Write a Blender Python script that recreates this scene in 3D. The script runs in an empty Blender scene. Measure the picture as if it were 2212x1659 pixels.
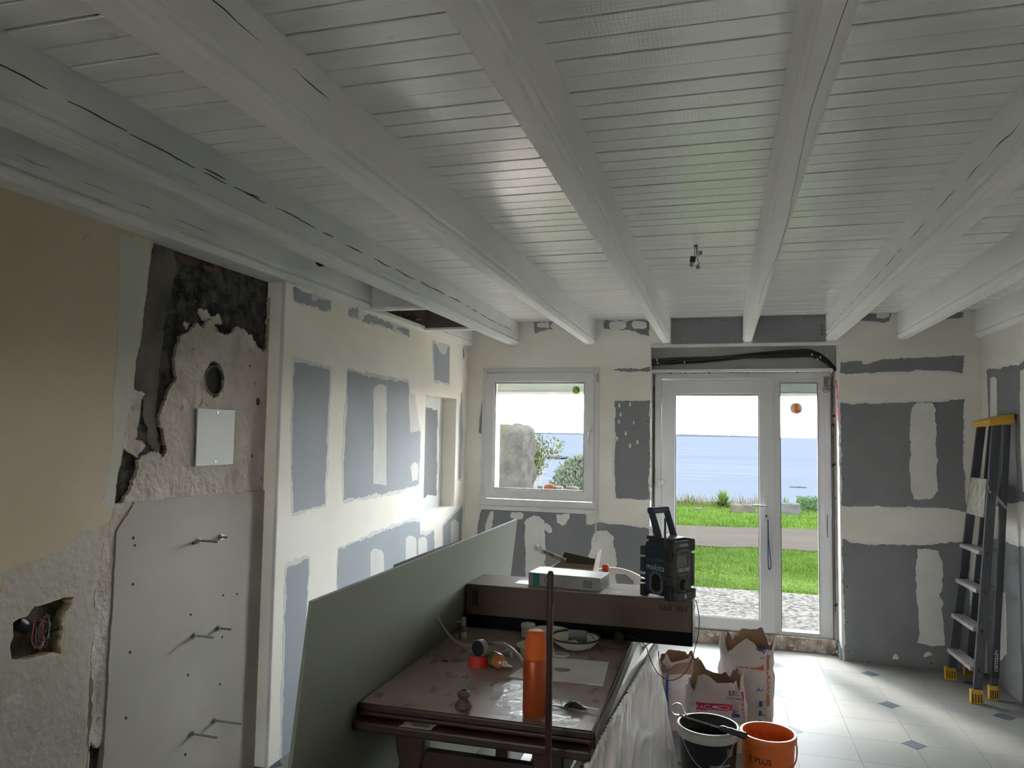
import bpy, bmesh, math, random
from mathutils import Vector, Matrix, noise
from mathutils.geometry import tessellate_polygon
random.seed(7)
S = bpy.context.scene
C = S.collection
PI = math.pi

# ------------------------------------------------------------------ camera
IW, IH, FPX = 2212, 1659, 1613.5
YAW, PITCH, ROLL, EYE = .27445, .06532, .0164, 1.60
_f = Vector((-math.sin(YAW)*math.cos(PITCH), math.cos(YAW)*math.cos(PITCH), math.sin(PITCH)))
_r = Vector((math.cos(YAW), math.sin(YAW), 0))
_u = _r.cross(_f)
RT = _r*math.cos(ROLL) + _u*math.sin(ROLL)
UP = _u*math.cos(ROLL) - _r*math.sin(ROLL)
FW = _f
cam = bpy.data.cameras.new('camera')
cam.sensor_fit = 'HORIZONTAL'; cam.sensor_width = 36; cam.lens = FPX/IW*36
cam.clip_start = .05; cam.clip_end = 40000
co = bpy.data.objects.new('camera', cam); C.objects.link(co)
co.matrix_world = Matrix(((RT.x, UP.x, -FW.x, 0), (RT.y, UP.y, -FW.y, 0), (RT.z, UP.z, -FW.z, EYE), (0, 0, 0, 1)))
S.camera = co

# ------------------------------------------------------------------ world, sun, exposure
S.view_settings.view_transform = 'Standard'; S.view_settings.look = 'None'
S.view_settings.exposure = 2.45; S.view_settings.gamma = 1.0; S.view_settings.use_curve_mapping = False
SKY_LOW, SKY_HIGH = 11.0, 4.0
w = bpy.data.worlds.new('overcast_sky'); S.world = w; w.use_nodes = True
nt = w.node_tree; nt.nodes.clear()
def wn(t, **k):
    n = nt.nodes.new(t)
    for a, b in k.items(): setattr(n, a, b)
    return n
g = wn('ShaderNodeTexCoord'); sx = wn('ShaderNodeSeparateXYZ'); nt.links.new(g.outputs['Generated'], sx.inputs[0])
ramp = wn('ShaderNodeValToRGB'); el = ramp.color_ramp.elements
el[0].position = 0.0; el[0].color = (.70, .655, .665, 1)
el[1].position = 1.0; el[1].color = (.93, .97, 1.0, 1)
for p, c in ((.02, (.74, .70, .69)), (.05, (.72, .70, .66)), (.09, (.60, .61, .64)), (.3, (.80, .84, .88))):
    e = ramp.color_ramp.elements.new(p); e.color = (*c, 1)
nz = wn('ShaderNodeTexNoise'); nz.inputs['Scale'].default_value = 3.0; nz.inputs['Detail'].default_value = 4
mp = wn('ShaderNodeMapping'); mp.inputs['Scale'].default_value = (1, 1, 9)
nt.links.new(g.outputs['Generated'], mp.inputs[0]); nt.links.new(mp.outputs[0], nz.inputs[0])
ad = wn('ShaderNodeMath', operation='MULTIPLY_ADD'); ad.inputs[1].default_value = .05; nt.links.new(nz.outputs[0], ad.inputs[0])
sb = wn('ShaderNodeMath', operation='SUBTRACT'); sb.inputs[1].default_value = .025; nt.links.new(sx.outputs[2], sb.inputs[0])
nt.links.new(sb.outputs[0], ad.inputs[2]); nt.links.new(ad.outputs[0], ramp.inputs[0])
st = wn('ShaderNodeMapRange'); st.inputs[1].default_value = 0; st.inputs[2].default_value = 1
st.inputs[3].default_value = SKY_LOW; st.inputs[4].default_value = SKY_HIGH
nt.links.new(sx.outputs[2], st.inputs[0])
bg = wn('ShaderNodeBackground'); nt.links.new(ramp.outputs[0], bg.inputs[0]); nt.links.new(st.outputs[0], bg.inputs[1])
wo = wn('ShaderNodeOutputWorld'); nt.links.new(bg.outputs[0], wo.inputs[0])

sun = bpy.data.lights.new('sun', 'SUN'); sun.energy = 1.8; sun.angle = math.radians(8); sun.color = (1, .96, .9)
so = bpy.data.objects.new('sun', sun); C.objects.link(so)
so.rotation_euler = Vector((.46, -.88, -.95)).to_track_quat('-Z', 'Y').to_euler()
try:
    S.cycles.diffuse_bounces = 6; S.cycles.glossy_bounces = 3; S.cycles.max_bounces = 8; S.cycles.transparent_max_bounces = 8
    S.cycles.sample_clamp_indirect = 6
except Exception:
    pass

# ------------------------------------------------------------------ measuring: a sight line of the survey photo meets a real plane
def at(x, y, X=None, Y=None, Z=None):
    d = RT*((x-IW/2)/FPX) - UP*((y-IH/2)/FPX) + FW
    t = X/d.x if X is not None else (Y/d.y if Y is not None else (Z-EYE)/d.z)
    return Vector((0, 0, EYE)) + d*t

# ------------------------------------------------------------------ materials
MAT = {}
def L(c):
    return tuple(c)+(1,) if len(c) == 3 else c
def mat(name, col, rough=.6, metal=0, var=None, vscale=4, vstretch=(1, 1, 1), bump=0, bscale=60, bstretch=(1, 1, 1),
        spec=.5, alpha=1, trans=0, spots=None, spscale=30, spth=.68, coat=0, detail=4, wave=None, coatr=.08, spstretch=(1, 1, 1)):
    """procedural surface: base colour + noise variation (var colour) + specks (spots colour) + bump"""
    if name in MAT: return MAT[name]
    m = bpy.data.materials.new(name); m.use_nodes = True; MAT[name] = m
    t = m.node_tree; b = t.nodes['Principled BSDF']
    b.inputs['Roughness'].default_value = rough; b.inputs['Metallic'].default_value = metal
    b.inputs['Specular IOR Level'].default_value = spec; b.inputs['Base Color'].default_value = L(col)
    b.inputs['Coat Weight'].default_value = coat; b.inputs['Coat Roughness'].default_value = coatr
    if alpha < 1: b.inputs['Alpha'].default_value = alpha
    if trans: b.inputs['Transmission Weight'].default_value = trans
    geo = t.nodes.new('ShaderNodeNewGeometry'); src = None
    def nse(scale, stretch, det=detail):
        mp = t.nodes.new('ShaderNodeMapping'); mp.inputs['Scale'].default_value = stretch
        n = t.nodes.new('ShaderNodeTexNoise'); n.inputs['Scale'].default_value = scale; n.inputs['Detail'].default_value = det
        t.links.new(geo.outputs['Position'], mp.inputs[0]); t.links.new(mp.outputs[0], n.inputs[0]); return n
    if var:
        n = nse(vscale, vstretch); r = t.nodes.new('ShaderNodeValToRGB')
        r.color_ramp.elements[0].position = .36; r.color_ramp.elements[1].position = .64
        r.color_ramp.elements[0].color = L(col); r.color_ramp.elements[1].color = L(var)
        t.links.new(n.outputs[0], r.inputs[0]); src = r.outputs[0]
    if spots:
        n = nse(spscale, spstretch, 3); r = t.nodes.new('ShaderNodeMapRange')
        r.inputs[1].default_value = spth; r.inputs[2].default_value = spth+.03
        t.links.new(n.outputs[0], r.inputs[0])
        mx = t.nodes.new('ShaderNodeMix'); mx.data_type = 'RGBA'; t.links.new(r.outputs[0], mx.inputs[0])
        if src: t.links.new(src, mx.inputs[6])
        else: mx.inputs[6].default_value = L(col)
        mx.inputs[7].default_value = L(spots); src = mx.outputs[2]
    if src: t.links.new(src, b.inputs['Base Color'])
    if bump:
        n = nse(bscale, bstretch, 5); bp = t.nodes.new('ShaderNodeBump'); bp.inputs['Strength'].default_value = min(1, bump)
        bp.inputs['Distance'].default_value = .004*max(1, bump); h = n.outputs[0]
        if wave:
            wv = t.nodes.new('ShaderNodeTexWave'); wv.bands_direction = wave[0]; wv.inputs['Scale'].default_value = wave[1]
            wv.inputs['Distortion'].default_value = 5; wv.inputs['Detail'].default_value = 2
            t.links.new(geo.outputs['Position'], wv.inputs[0])
            a = t.nodes.new('ShaderNodeMath'); a.operation = 'MULTIPLY_ADD'; a.inputs[1].default_value = wave[2]
            t.links.new(wv.outputs[1], a.inputs[0]); t.links.new(h, a.inputs[2]); h = a.outputs[0]
        t.links.new(h, bp.inputs['Height']); t.links.new(bp.outputs[0], b.inputs['Normal'])
    return m
def glass_mat(name='clear_glass', tint=(.97, .985, .98), refl=.3):
    if name in MAT: return MAT[name]
    m = bpy.data.materials.new(name); m.use_nodes = True; MAT[name] = m; t = m.node_tree; t.nodes.clear()
    tr = t.nodes.new('ShaderNodeBsdfTransparent'); tr.inputs[0].default_value = L(tint)
    gl = t.nodes.new('ShaderNodeBsdfGlossy'); gl.inputs['Roughness'].default_value = .03
    fr = t.nodes.new('ShaderNodeFresnel'); fr.inputs[0].default_value = 1.45
    k = t.nodes.new('ShaderNodeMath'); k.operation = 'MULTIPLY'; k.inputs[1].default_value = refl; t.links.new(fr.outputs[0], k.inputs[0])
    mx = t.nodes.new('ShaderNodeMixShader'); t.links.new(k.outputs[0], mx.inputs[0])
    t.links.new(tr.outputs[0], mx.inputs[1]); t.links.new(gl.outputs[0], mx.inputs[2])
    o = t.nodes.new('ShaderNodeOutputMaterial'); t.links.new(mx.outputs[0], o.inputs[0]); return m

# ------------------------------------------------------------------ mesh helpers
class MB:
    def __init__(s): s.v = []; s.f = []
    def add(s, vs, fs, M=None):
        o = len(s.v); s.v += [tuple(M @ Vector(p)) if M else tuple(p) for p in vs]; s.f += [tuple(i+o for i in q) for q in fs]; return s
    def box(s, x0, x1, y0, y1, z0, z1, M=None):
        v = [(x, y, z) for x in (x0, x1) for y in (y0, y1) for z in (z0, z1)]
        return s.add(v, [(0, 1, 3, 2), (4, 6, 7, 5), (0, 4, 5, 1), (2, 3, 7, 6), (0, 2, 6, 4), (1, 5, 7, 3)], M)
    def hexa(s, a, b, M=None):
        """a, b: two matching quads (lists of 4 points)"""
        return s.add(list(a)+list(b), [(3, 2, 1, 0), (4, 5, 6, 7), (0, 1, 5, 4), (1, 2, 6, 5), (2, 3, 7, 6), (3, 0, 4, 7)], M)
    def slab(s, loops, axis, d0, d1, M=None):
        """flat piece: outline loops (first outer, rest holes) in the plane normal to axis, from d0 (seen face) to d1"""
        def P(p, d): return {'X': (d, p[0], p[1]), 'Y': (p[0], d, p[1]), 'Z': (p[0], p[1], d)}[axis]
        tri = tessellate_polygon([[Vector((p[0], p[1], 0)) for p in l] for l in loops])
        flat = [p for l in loops for p in l]; n = len(flat)
        fs = [tuple(t) for t in tri] + [tuple(i+n for i in reversed(t)) for t in tri]; o = 0
        for l in loops:
            m = len(l)
            for i in range(m): j = (i+1) % m; fs.append((o+i, o+j, o+j+n, o+i+n))
            o += m
        return s.add([P(p, d0) for p in flat]+[P(p, d1) for p in flat], fs, M)
    def tube(s, pts, r, n=10, M=None, closed=False, cap=True):
        pts = [Vector(p) for p in pts]; k = len(pts); rs = r if isinstance(r, (list, tuple)) else [r]*k
        vs = []; fs = []; ref = None
        for i, p in enumerate(pts):
            a = pts[i-1] if (i or closed) else p; b = pts[(i+1) % k] if (i < k-1 or closed) else p
            d = (b-a).normalized()
            if ref is None:
                ref = Vector((0, 0, 1)) if abs(d.z) < .9 else Vector((1, 0, 0))
            x = d.cross(ref).normalized(); y = d.cross(x).normalized(); ref = -y if False else ref
            for j in range(n):
                t = 2*PI*j/n; vs.append(p+(x*math.cos(t)+y*math.sin(t))*rs[i])
        for i in range(k if closed else k-1):
            for j in range(n):
                a = i*n+j; b = i*n+(j+1) % n; c = ((i+1) % k)*n+(j+1) % n; d = ((i+1) % k)*n+j
                fs.append((a, b, c, d))
        if cap and not closed:
            fs.append(tuple(reversed(range(n)))); fs.append(tuple(range((k-1)*n, k*n)))
        return s.add(vs, fs, M)
    def lathe(s, prof, n=24, M=None, cap=False):
        vs = []; fs = []; k = len(prof)
        for (r, z) in prof:
            for j in range(n):
                t = 2*PI*j/n; vs.append((r*math.cos(t), r*math.sin(t), z))
        for i in range(k-1):
            for j in range(n):
                fs.append((i*n+j, i*n+(j+1) % n, (i+1)*n+(j+1) % n, (i+1)*n+j))
        if cap and prof[0][0] > 1e-6: fs.append(tuple(reversed(range(n))))
        if cap and prof[-1][0] > 1e-6: fs.append(tuple(range((k-1)*n, k*n)))
        return s.add(vs, fs, M)
    def grid(s, fn, nu, nv, closed_u=False, M=None):
        vs = [fn(i/(nu if closed_u else nu-1), j/(nv-1)) for j in range(nv) for i in range(nu)]; fs = []
        for j in range(nv-1):
            for i in range(nu if closed_u else nu-1):
                i2 = (i+1) % nu; fs.append((j*nu+i, j*nu+i2, (j+1)*nu+i2, (j+1)*nu+i))
        return s.add(vs, fs, M)
    def build(s, name, m, parent=None, smooth=False, bevel=0, loc=None, rot=None, seg=2, fixn=True):
        me = bpy.data.meshes.new(name); me.from_pydata([tuple(v) for v in s.v], [], s.f); me.update()
        bm = bmesh.new(); bm.from_mesh(me); bmesh.ops.remove_doubles(bm, verts=bm.verts, dist=1e-6)
        if fixn: bmesh.ops.recalc_face_normals(bm, faces=bm.faces)
        bm.to_mesh(me); bm.free()
        return link(name, me, m, parent, smooth, bevel, loc, rot, seg)
def link(name, me, m, parent=None, smooth=False, bevel=0, loc=None, rot=None, seg=2):
    if m is not None and not me.materials: me.materials.append(m)
    if smooth:
        for p in me.polygons: p.use_smooth = True
        try: me.set_sharp_from_angle(angle=math.radians(40))
        except Exception: pass
    o = bpy.data.objects.new(name, me); C.objects.link(o)
    if parent: o.parent = parent
    if loc is not None: o.location = loc
    if rot is not None: o.rotation_euler = rot
    if bevel:
        b = o.modifiers.new('bevel', 'BEVEL'); b.width = bevel; b.segments = seg; b.limit_method = 'ANGLE'
        b.use_clamp_overlap = True
    return o
def tag(o, label, cat, group=None, kind=None):
    if label: o['label'] = label
    if cat: o['category'] = cat
    if group: o['group'] = group
    if kind: o['kind'] = kind
    return o
def struct(o, label=None):
    o['kind'] = 'structure'
    if label: o['label'] = label
    return o
def empty(name, loc=(0, 0, 0), rz=0, rot=None):
    o = bpy.data.objects.new(name, None); C.objects.link(o); o.location = loc; o.empty_display_size = .05
    o.rotation_euler = rot if rot else (0, 0, rz); return o
def text(s, size, m, parent, M, name='lettering', shear=0, ext=.0004, align='CENTER', warp=None):
    cu = bpy.data.curves.new('t', 'FONT'); cu.body = s; cu.size = size; cu.shear = shear; cu.extrude = ext
    cu.align_x = align; cu.align_y = 'CENTER'; cu.resolution_u = 3
    to = bpy.data.objects.new('t', cu); C.objects.link(to)
    dg = bpy.context.evaluated_depsgraph_get()
    me = bpy.data.meshes.new_from_object(to.evaluated_get(dg)); bpy.data.objects.remove(to)
    for v in me.vertices:
        v.co = warp(v.co) if warp else M @ v.co
    me.name = name
    me.materials.clear(); return link(name, me, m, parent)
def fr(x, y=0, z=0): return Matrix.Translation((x, y, z))
def rx(a): return Matrix.Rotation(a, 4, 'X')
def ry(a): return Matrix.Rotation(a, 4, 'Y')
def rz(a): return Matrix.Rotation(a, 4, 'Z')
def fbm(p, s=1, o=3): return noise.fractal(Vector(p)*s, 1.0, 2.0, o)
def ragged(pts, amp=.006, step=.012, seed=0, keep=()):
    """outline with torn or smeared edges; indices in keep stay straight"""
    rnd = random.Random(seed); out = []; n = len(pts)
    for i in range(n):
        a = Vector(pts[i]); b = Vector(pts[(i+1) % n]); d = b-a; l = d.length
        k = max(1, int(l/step)); nr = Vector((-d.y, d.x))/max(l, 1e-6)
        for j in range(k):
            t = j/k; p = a+d*t
            q = 0 if i in keep else (fbm((p.x, p.y, seed*3.7), 9, 3)*amp*1.9+fbm((p.x, p.y, seed*1.3+9), 38, 2)*amp*1.1+rnd.uniform(-1, 1)*amp*.4)
            out.append(tuple(p+nr*q))
    return out
def grow(pts, d):
    c = sum((Vector(p) for p in pts), Vector((0, 0)))/len(pts)
    n = len(pts); out = []
    ar = sum(pts[i][0]*pts[(i+1) % n][1]-pts[(i+1) % n][0]*pts[i][1] for i in range(n))
    sg = 1 if ar > 0 else -1
    for i in range(n):
        a, b, c2 = Vector(pts[i-1]), Vector(pts[i]), Vector(pts[(i+1) % n])
        e1 = (b-a).normalized(); e2 = (c2-b).normalized()
        nn = (Vector((e1.y, -e1.x))+Vector((e2.y, -e2.x)))*sg
        nn = nn.normalized() if nn.length > 1e-6 else Vector((e1.y, -e1.x))*sg
        out.append(tuple(b+nn*d))
    return out
def roundrect(x0, x1, y0, y1, r, n=5):
    o = []
    for cx, cy, a in ((x1-r, y1-r, 0), (x0+r, y1-r, PI/2), (x0+r, y0+r, PI), (x1-r, y0+r, 1.5*PI)):
        for i in range(n+1):
            t = a+PI/2*i/n; o.append((cx+r*math.cos(t), cy+r*math.sin(t)))
    return o
def copy_tree(o, parent=None):
    c = o.copy(); C.objects.link(c)
    if parent is not None: c.parent = parent
    for ch in list(o.children): copy_tree(ch, c)
    return c
# ================================================================== THE ROOM
YB, XL, XO, XR, ZC, ZB, YR = 5.96, -2.07, -2.15, 1.76, 2.52, 2.325, -3.4
m_board = mat('painted_boards', (0.7992, 0.8046, 0.7830), .30, spec=.8, var=(0.8748, 0.8802, 0.8586), vscale=2.2, vstretch=(.6, 6, 1), bump=.55, bscale=55, bstretch=(.12, 2.2, 1),
              spots=(.64, .66, .66), spscale=7, spth=.72, wave=('X', 30, .16), coat=1.0, coatr=.22)
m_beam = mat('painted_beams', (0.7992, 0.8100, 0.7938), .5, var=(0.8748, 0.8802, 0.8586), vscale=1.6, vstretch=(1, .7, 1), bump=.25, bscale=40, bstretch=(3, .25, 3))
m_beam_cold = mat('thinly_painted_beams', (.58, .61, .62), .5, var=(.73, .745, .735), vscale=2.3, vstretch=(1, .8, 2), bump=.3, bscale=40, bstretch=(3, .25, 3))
m_dark = mat('dark_gap', (.02, .018, .016), .9)
m_crack = mat('wood_crack', (.035, .03, .028), .9)
m_floor = mat('vinyl_tile', (0.2121, 0.2058, 0.1945), .55, spec=.12, var=(0.2313, 0.2265, 0.2185), vscale=3.5, bump=.06, bscale=30, spots=(0.1349, 0.1254, 0.1157), spscale=46, spth=.71)
m_grout = mat('tile_joint', (0.1729, 0.1659, 0.1557), .8)
m_inlay = mat('blue_grey_inlay', (.062, .075, .092), .55, var=(.08, .096, .115), vscale=14, spec=.12)
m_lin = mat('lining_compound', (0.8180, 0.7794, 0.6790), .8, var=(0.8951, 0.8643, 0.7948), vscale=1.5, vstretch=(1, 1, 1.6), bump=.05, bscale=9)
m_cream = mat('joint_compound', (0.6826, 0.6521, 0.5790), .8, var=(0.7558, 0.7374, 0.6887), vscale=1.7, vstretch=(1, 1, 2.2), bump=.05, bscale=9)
m_halo = mat('feathered_filler', (0.6944, 0.7056, 0.6944), .8, var=(0.6272, 0.6384, 0.6384), vscale=9)
m_fill = mat('fresh_filler', (0.6944, 0.6888, 0.6608), .8, var=(0.6272, 0.6216, 0.5992), vscale=5)
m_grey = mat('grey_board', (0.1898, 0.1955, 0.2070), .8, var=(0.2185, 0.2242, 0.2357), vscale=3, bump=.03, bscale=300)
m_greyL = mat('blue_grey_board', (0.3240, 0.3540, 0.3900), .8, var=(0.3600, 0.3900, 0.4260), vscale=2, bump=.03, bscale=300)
m_yellow = mat('aged_cream_paint', (0.4800, 0.4020, 0.2700), .75, var=(0.5400, 0.4740, 0.3480), vscale=1.6, bump=.12, bscale=16, spots=(0.4320, 0.3600, 0.2520), spscale=9, spth=.7)
m_green = mat('greenish_primer', (.50, .51, .44), .8, var=(.55, .55, .48), vscale=4, bump=.5, bscale=30)
m_rough = mat('rough_old_plaster', (.56, .515, .46), .9, var=(.47, .42, .37), vscale=9, bump=6, bscale=17, spots=(.34, .285, .235), spscale=19, spth=.66)
m_soot = mat('sooty_masonry', (.012, .011, .010), .95, var=(.085, .08, .07), vscale=22, detail=8, bump=7, bscale=22, spots=(.19, .18, .16), spscale=48, spth=.67)
m_mortar = mat('grey_mortar', (.155, .145, .12), .95, var=(.085, .08, .07), vscale=6, bump=1.5, bscale=18)
m_panelL = mat('old_lining_panel', (0.3825, 0.3527, 0.3060), .75, var=(0.4250, 0.3952, 0.3485), vscale=2.4, bump=.1, bscale=20, spots=(0.3400, 0.3060, 0.2550), spscale=60, spth=.74)
m_white = mat('white_plaster', (.68, .675, .66), .75, var=(.60, .59, .575), vscale=5, bump=.1, bscale=20)
m_pvc = mat('white_upvc', (0.5920, 0.5960, 0.6000), .35, var=(0.5600, 0.5600, 0.5680), vscale=3)
m_pvcd = mat('grey_gasket', (.10, .10, .10), .6)
m_old = mat('weathered_reveal', (.55, .51, .48), .9, var=(.36, .29, .25), vscale=16, vstretch=(1, 1, .3), bump=1, bscale=30, spots=(.07, .05, .045), spscale=24, spth=.64)
m_shut = mat('roller_shutter', (.36, .40, .375), .5)
m_metal = mat('dull_steel', (.45, .45, .44), .38, metal=1)
m_black = mat('black_plastic', (.018, .018, .02), .45)
m_glass = glass_mat()

# ---- floor: big vinyl tiles with clipped corners and small inlays
floor = struct(MB().box(-2.6, 2.0, YR-.1, 6.34, -.12, -.004).build('floor', m_grout), 'pale vinyl tile floor with small blue grey inlays')
P_, T_, DG = .61, .305, .062
tm = MB(); h = T_/2-.0009; c = DG
tm.slab([[(-h, -h), (h, -h), (h, h-c), (h-c, h), (-h, h)]], 'Z', 0, -.004)
tme = tm.build('tile', m_floor, floor); proto_used = False
dm = MB(); e = c-.0014
dm.slab([[(-e, 0), (0, -e), (e, 0), (0, e)]], 'Z', 0, -.004)
dme = dm.build('inlay', m_inlay, floor); first_t, first_d = tme, dme
for i in range(-5, 4):
    for j in range(0, 9):
        cx, cy = .36+P_*i, 5.685-P_*j
        if cx < -2.4: continue
        if first_d: d, first_d = first_d, None
        else: d = dme.copy(); C.objects.link(d)
        d.location = (cx, cy, 0)
        for k, (qx, qy) in enumerate(((-1, -1), (1, -1), (1, 1), (-1, 1))):
            x, y = cx+qx*T_/2, cy+qy*T_/2
            if x > XR-.02 or y > 6.12 or x < -2.2: continue
            if first_t: t, first_t = first_t, None
            else: t = tme.copy(); C.objects.link(t)
            t.location = (x, y, 0); t.rotation_euler = (0, 0, k*PI/2)

# ---- ceiling: boards laid across the beams
ceiling = struct(MB().box(-2.6, 2.0, YR-.1, 6.34, ZC+.016, ZC+.10).build('ceiling', m_dark), 'white painted board ceiling on exposed beams')
bmesh_v = []
for k in range(4):
    wv = (.0895-(.0036, .0064, .0050, .0080)[k])/2
    b = MB().box(-2.5, 1.95, -wv, wv, 0, .02)
    bmesh_v.append(b)
protos = [None]*4
rb = random.Random(3)
HOLE = (4.1, 4.95)
y = YB-.0447; n = 0
while y > .3:
    k = rb.choice((0, 0, 1, 2, 3))
    if HOLE[0] < y < HOLE[1]:   # the trap beside the left wall cuts these boards short
        b = MB().box(-1.66, 1.95, -.0435, .0435, 0, .02).build('board', m_board, ceiling, bevel=.002, seg=1)
    elif protos[k] is None:
        b = protos[k] = bmesh_v[k].build('board', m_board, ceiling, bevel=.002, seg=1)
    else:
        b = protos[k].copy(); C.objects.link(b)
    b.location = (rb.uniform(-.02, .02), y, ZC+rb.uniform(-.0018, .0018)); y -= .0895; n += 1
MB().box(-2.5, 1.95, YR-.05, y+.044, ZC, ZC+.02).build('plain_boarding', m_board, ceiling)

def beam(xl, xr, m, y0=YR, y1=YB+.02, dx=0, lab=None):
    z = ZB; prof = []
    prof += [(xl, ZC+.012), (xl, z+.056), (xl+.008, z+.052), (xl+.009, z+.042), (xl-.001, z+.036), (xl-.004, z+.026), (xl-.001, z+.016), (xl+.006, z+.011), (xl+.007, z+.004), (xl+.012, z)]
    prof += [(2*((xl+xr)/2)-p[0], p[1]) for p in reversed(prof)]
    mb = MB()
    A = [(p[0], y0, p[1]) for p in prof]; B = [(p[0]+dx, y1, p[1]) for p in prof]; n = len(prof)
    mb.add(A+B, [tuple(range(n)), tuple(reversed(range(n, 2*n)))]+[(i, (i+1) % n, n+(i+1) % n, n+i) for i in range(n)])
    o = mb.build('beam', m, ceiling, bevel=.0015, seg=1)
    if lab: o['label'] = lab
    return o
def crack(parent, x, z0, y0, y1, seed, wmax=.0035, face=1, drift=.0):
    """open drying crack on a beam side: a run of thin dark splits"""
    rnd = random.Random(seed); mb = MB(); yy = y0; z = z0
    while yy < y1:
        l = rnd.uniform(.08, .30); k = max(4, int(l/.02)); pts = []
        for i in range(k+1):
            t = i/k; ww = wmax*math.sin(PI*min(max(t, .02), .98))*rnd.uniform(.5, 1)
            pts.append((yy+l*t, z+drift*l*t+fbm((yy+l*t, seed, 0), 7)*.006, ww))
        up = [(p[0], p[1]+p[2]) for p in pts]; dn = [(p[0], p[1]-p[2]*.6) for p in reversed(pts)]
        mb.slab([up+dn], 'X', x+face*.0006, x-face*.004)
        yy += l+rnd.uniform(-.01, .14); z += drift*l+rnd.uniform(-.004, .004)
    return mb.build('crack', m_crack, parent)
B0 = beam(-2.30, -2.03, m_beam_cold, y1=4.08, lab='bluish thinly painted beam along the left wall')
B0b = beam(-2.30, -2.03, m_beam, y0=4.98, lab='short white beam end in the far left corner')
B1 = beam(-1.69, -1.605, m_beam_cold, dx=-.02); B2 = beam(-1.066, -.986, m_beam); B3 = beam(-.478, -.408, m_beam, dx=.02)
B4 = beam(.157, .225, m_beam); B5 = beam(.748, .832, m_beam); B6 = beam(1.235, 1.305, m_beam); B7 = beam(1.735, 1.85, m_beam)
crack(B1, -1.605, 2.435, 2.0, 5.7, 1, .0024, drift=-.004); crack(B1, -1.605, 2.43, 1.2, 2.2, 5, .0012)
crack(B2, -.986, 2.46, 1.1, 1.7, 2, .0026); crack(B3, -.408+.015, 2.44, 4.0, 4.4, 9, .002)
crack(B5, .748, 2.43, 1.6, 5.6, 3, .0022, -1, drift=-.004); crack(B0, -2.03, 2.405, 1.7, 2.4, 8, .0015)
# splits in the flat underside of the middle beam
mb = MB(); rnd = random.Random(4)
pts = [(.205-.012*math.sin(i*.35)+rnd.uniform(-.002, .002), 1.25+i*.12) for i in range(26)]
mb.slab([[(p[0]+.0005, p[1]) for p in pts]+[(p[0]-.0005, p[1]) for p in reversed(pts)]], 'Z', ZB-.0005, ZB+.003)
mb.build('crack', m_crack, B4)
# holes in the left beams
MB().lathe([(0, 0), (.017, 0), (.017, .02), (0, .02)], 14, fr(-2.031, 3.44, 2.47) @ rz(-.2) @ ry(PI/2) @ Matrix.Scale(1.9, 4, (0, 1, 0))).build('cable_hole', m_dark, B0)

# ---- trap in the ceiling between the two left beams
tb = struct(MB().box(-2.05, -1.68, 4.06, 4.085, ZB+.01, ZC+.02).build('trim_1', m_beam_cold), 'grey cross board closing the ceiling trap')
MB().box(-2.05, -1.66, 4.045, 4.10, ZB-.004, ZB+.014).build('bottom_strip', m_beam, tb, bevel=.004)
MB().lathe([(0, 0), (.016, 0), (.016, .01), (0, .01)], 12, fr(-1.80, 4.056, ZC-.045) @ rx(-PI/2)).build('knot_hole', m_dark, tb)
tb2 = struct(MB().box(-2.05, -1.68, 4.95, 4.975, ZB+.01, ZC+.02).build('trim_2', mat('raw_brown_board', (.20, .155, .135), .7, var=(.26, .21, .185), vscale=7, vstretch=(.4, 1, 3), bump=.3, bscale=30)), 'brown cross board at the far side of the ceiling trap')
MB().box(-2.06, -1.66, 4.93, 4.99, ZB-.004, ZB+.014).build('bottom_strip', m_beam, tb2, bevel=.004)
MB().box(-2.075, -2.045, 4.085, 4.95, ZB-.002, ZB+.03).build('side_strip', m_beam, tb2, bevel=.004)
MB().box(-1.70, -1.67, 4.08, 4.95, ZB+.02, ZC+.12).build('inner_board', MAT['raw_brown_board'], tb2)
m_rub = mat('rust_rubble', (.055, .035, .028), .95, var=(.14, .08, .055), vscale=30, bump=4, bscale=60)
MB().grid(lambda u, v: (-2.30+.66*u, 4.05+.95*v, ZC+.05+.03*fbm((u*9, v*9, 1), 1)), 30, 30).build('rubble_bed', m_rub, tb2, smooth=True)
mb = MB(); rnd = random.Random(12)
for i in range(60):
    p = fr(-2.06-rnd.random()*.12, rnd.uniform(4.15, 4.95), ZB+.05+rnd.random()*.05) @ rz(rnd.random()*6) @ rx(rnd.random()*6); s_ = rnd.uniform(.008, .022)
    mb.box(-s_, s_, -s_*.6, s_*.6, -s_*.4, s_*.4, p)
o = mb.build('rubble', mat('brick_crumbs', (.20, .10, .065), .95, var=(.42, .36, .30), vscale=40), tb2); o['kind'] = 'stuff'

# ---- back wall with window and door openings
WX0, WX1, WZ0, WZ1 = -1.89, -.985, 1.05, 2.105
DX0, DX1 = -.547, .836
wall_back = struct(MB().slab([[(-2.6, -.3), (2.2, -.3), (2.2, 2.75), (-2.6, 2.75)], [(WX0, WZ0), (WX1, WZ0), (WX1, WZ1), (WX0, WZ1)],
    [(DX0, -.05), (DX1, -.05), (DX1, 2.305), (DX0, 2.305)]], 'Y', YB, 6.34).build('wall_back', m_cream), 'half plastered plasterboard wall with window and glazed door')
def onY(pl, Y=YB): return [(at(x, y, Y=Y).x, at(x, y, Y=Y).z) for x, y in pl]
def onX(pl, X): return [(at(x, y, X=X).y, at(x, y, X=X).z) for x, y in pl]
def tong(x0, x1, y0, y1, sl=0):
    r = min(abs(x1-x0), abs(y1-y0))*.42
    return [(p[0]+sl*(p[1]-y0), p[1]) for p in roundrect(x0, x1, y0, y1, r, 3)]
seed = [100]
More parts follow.
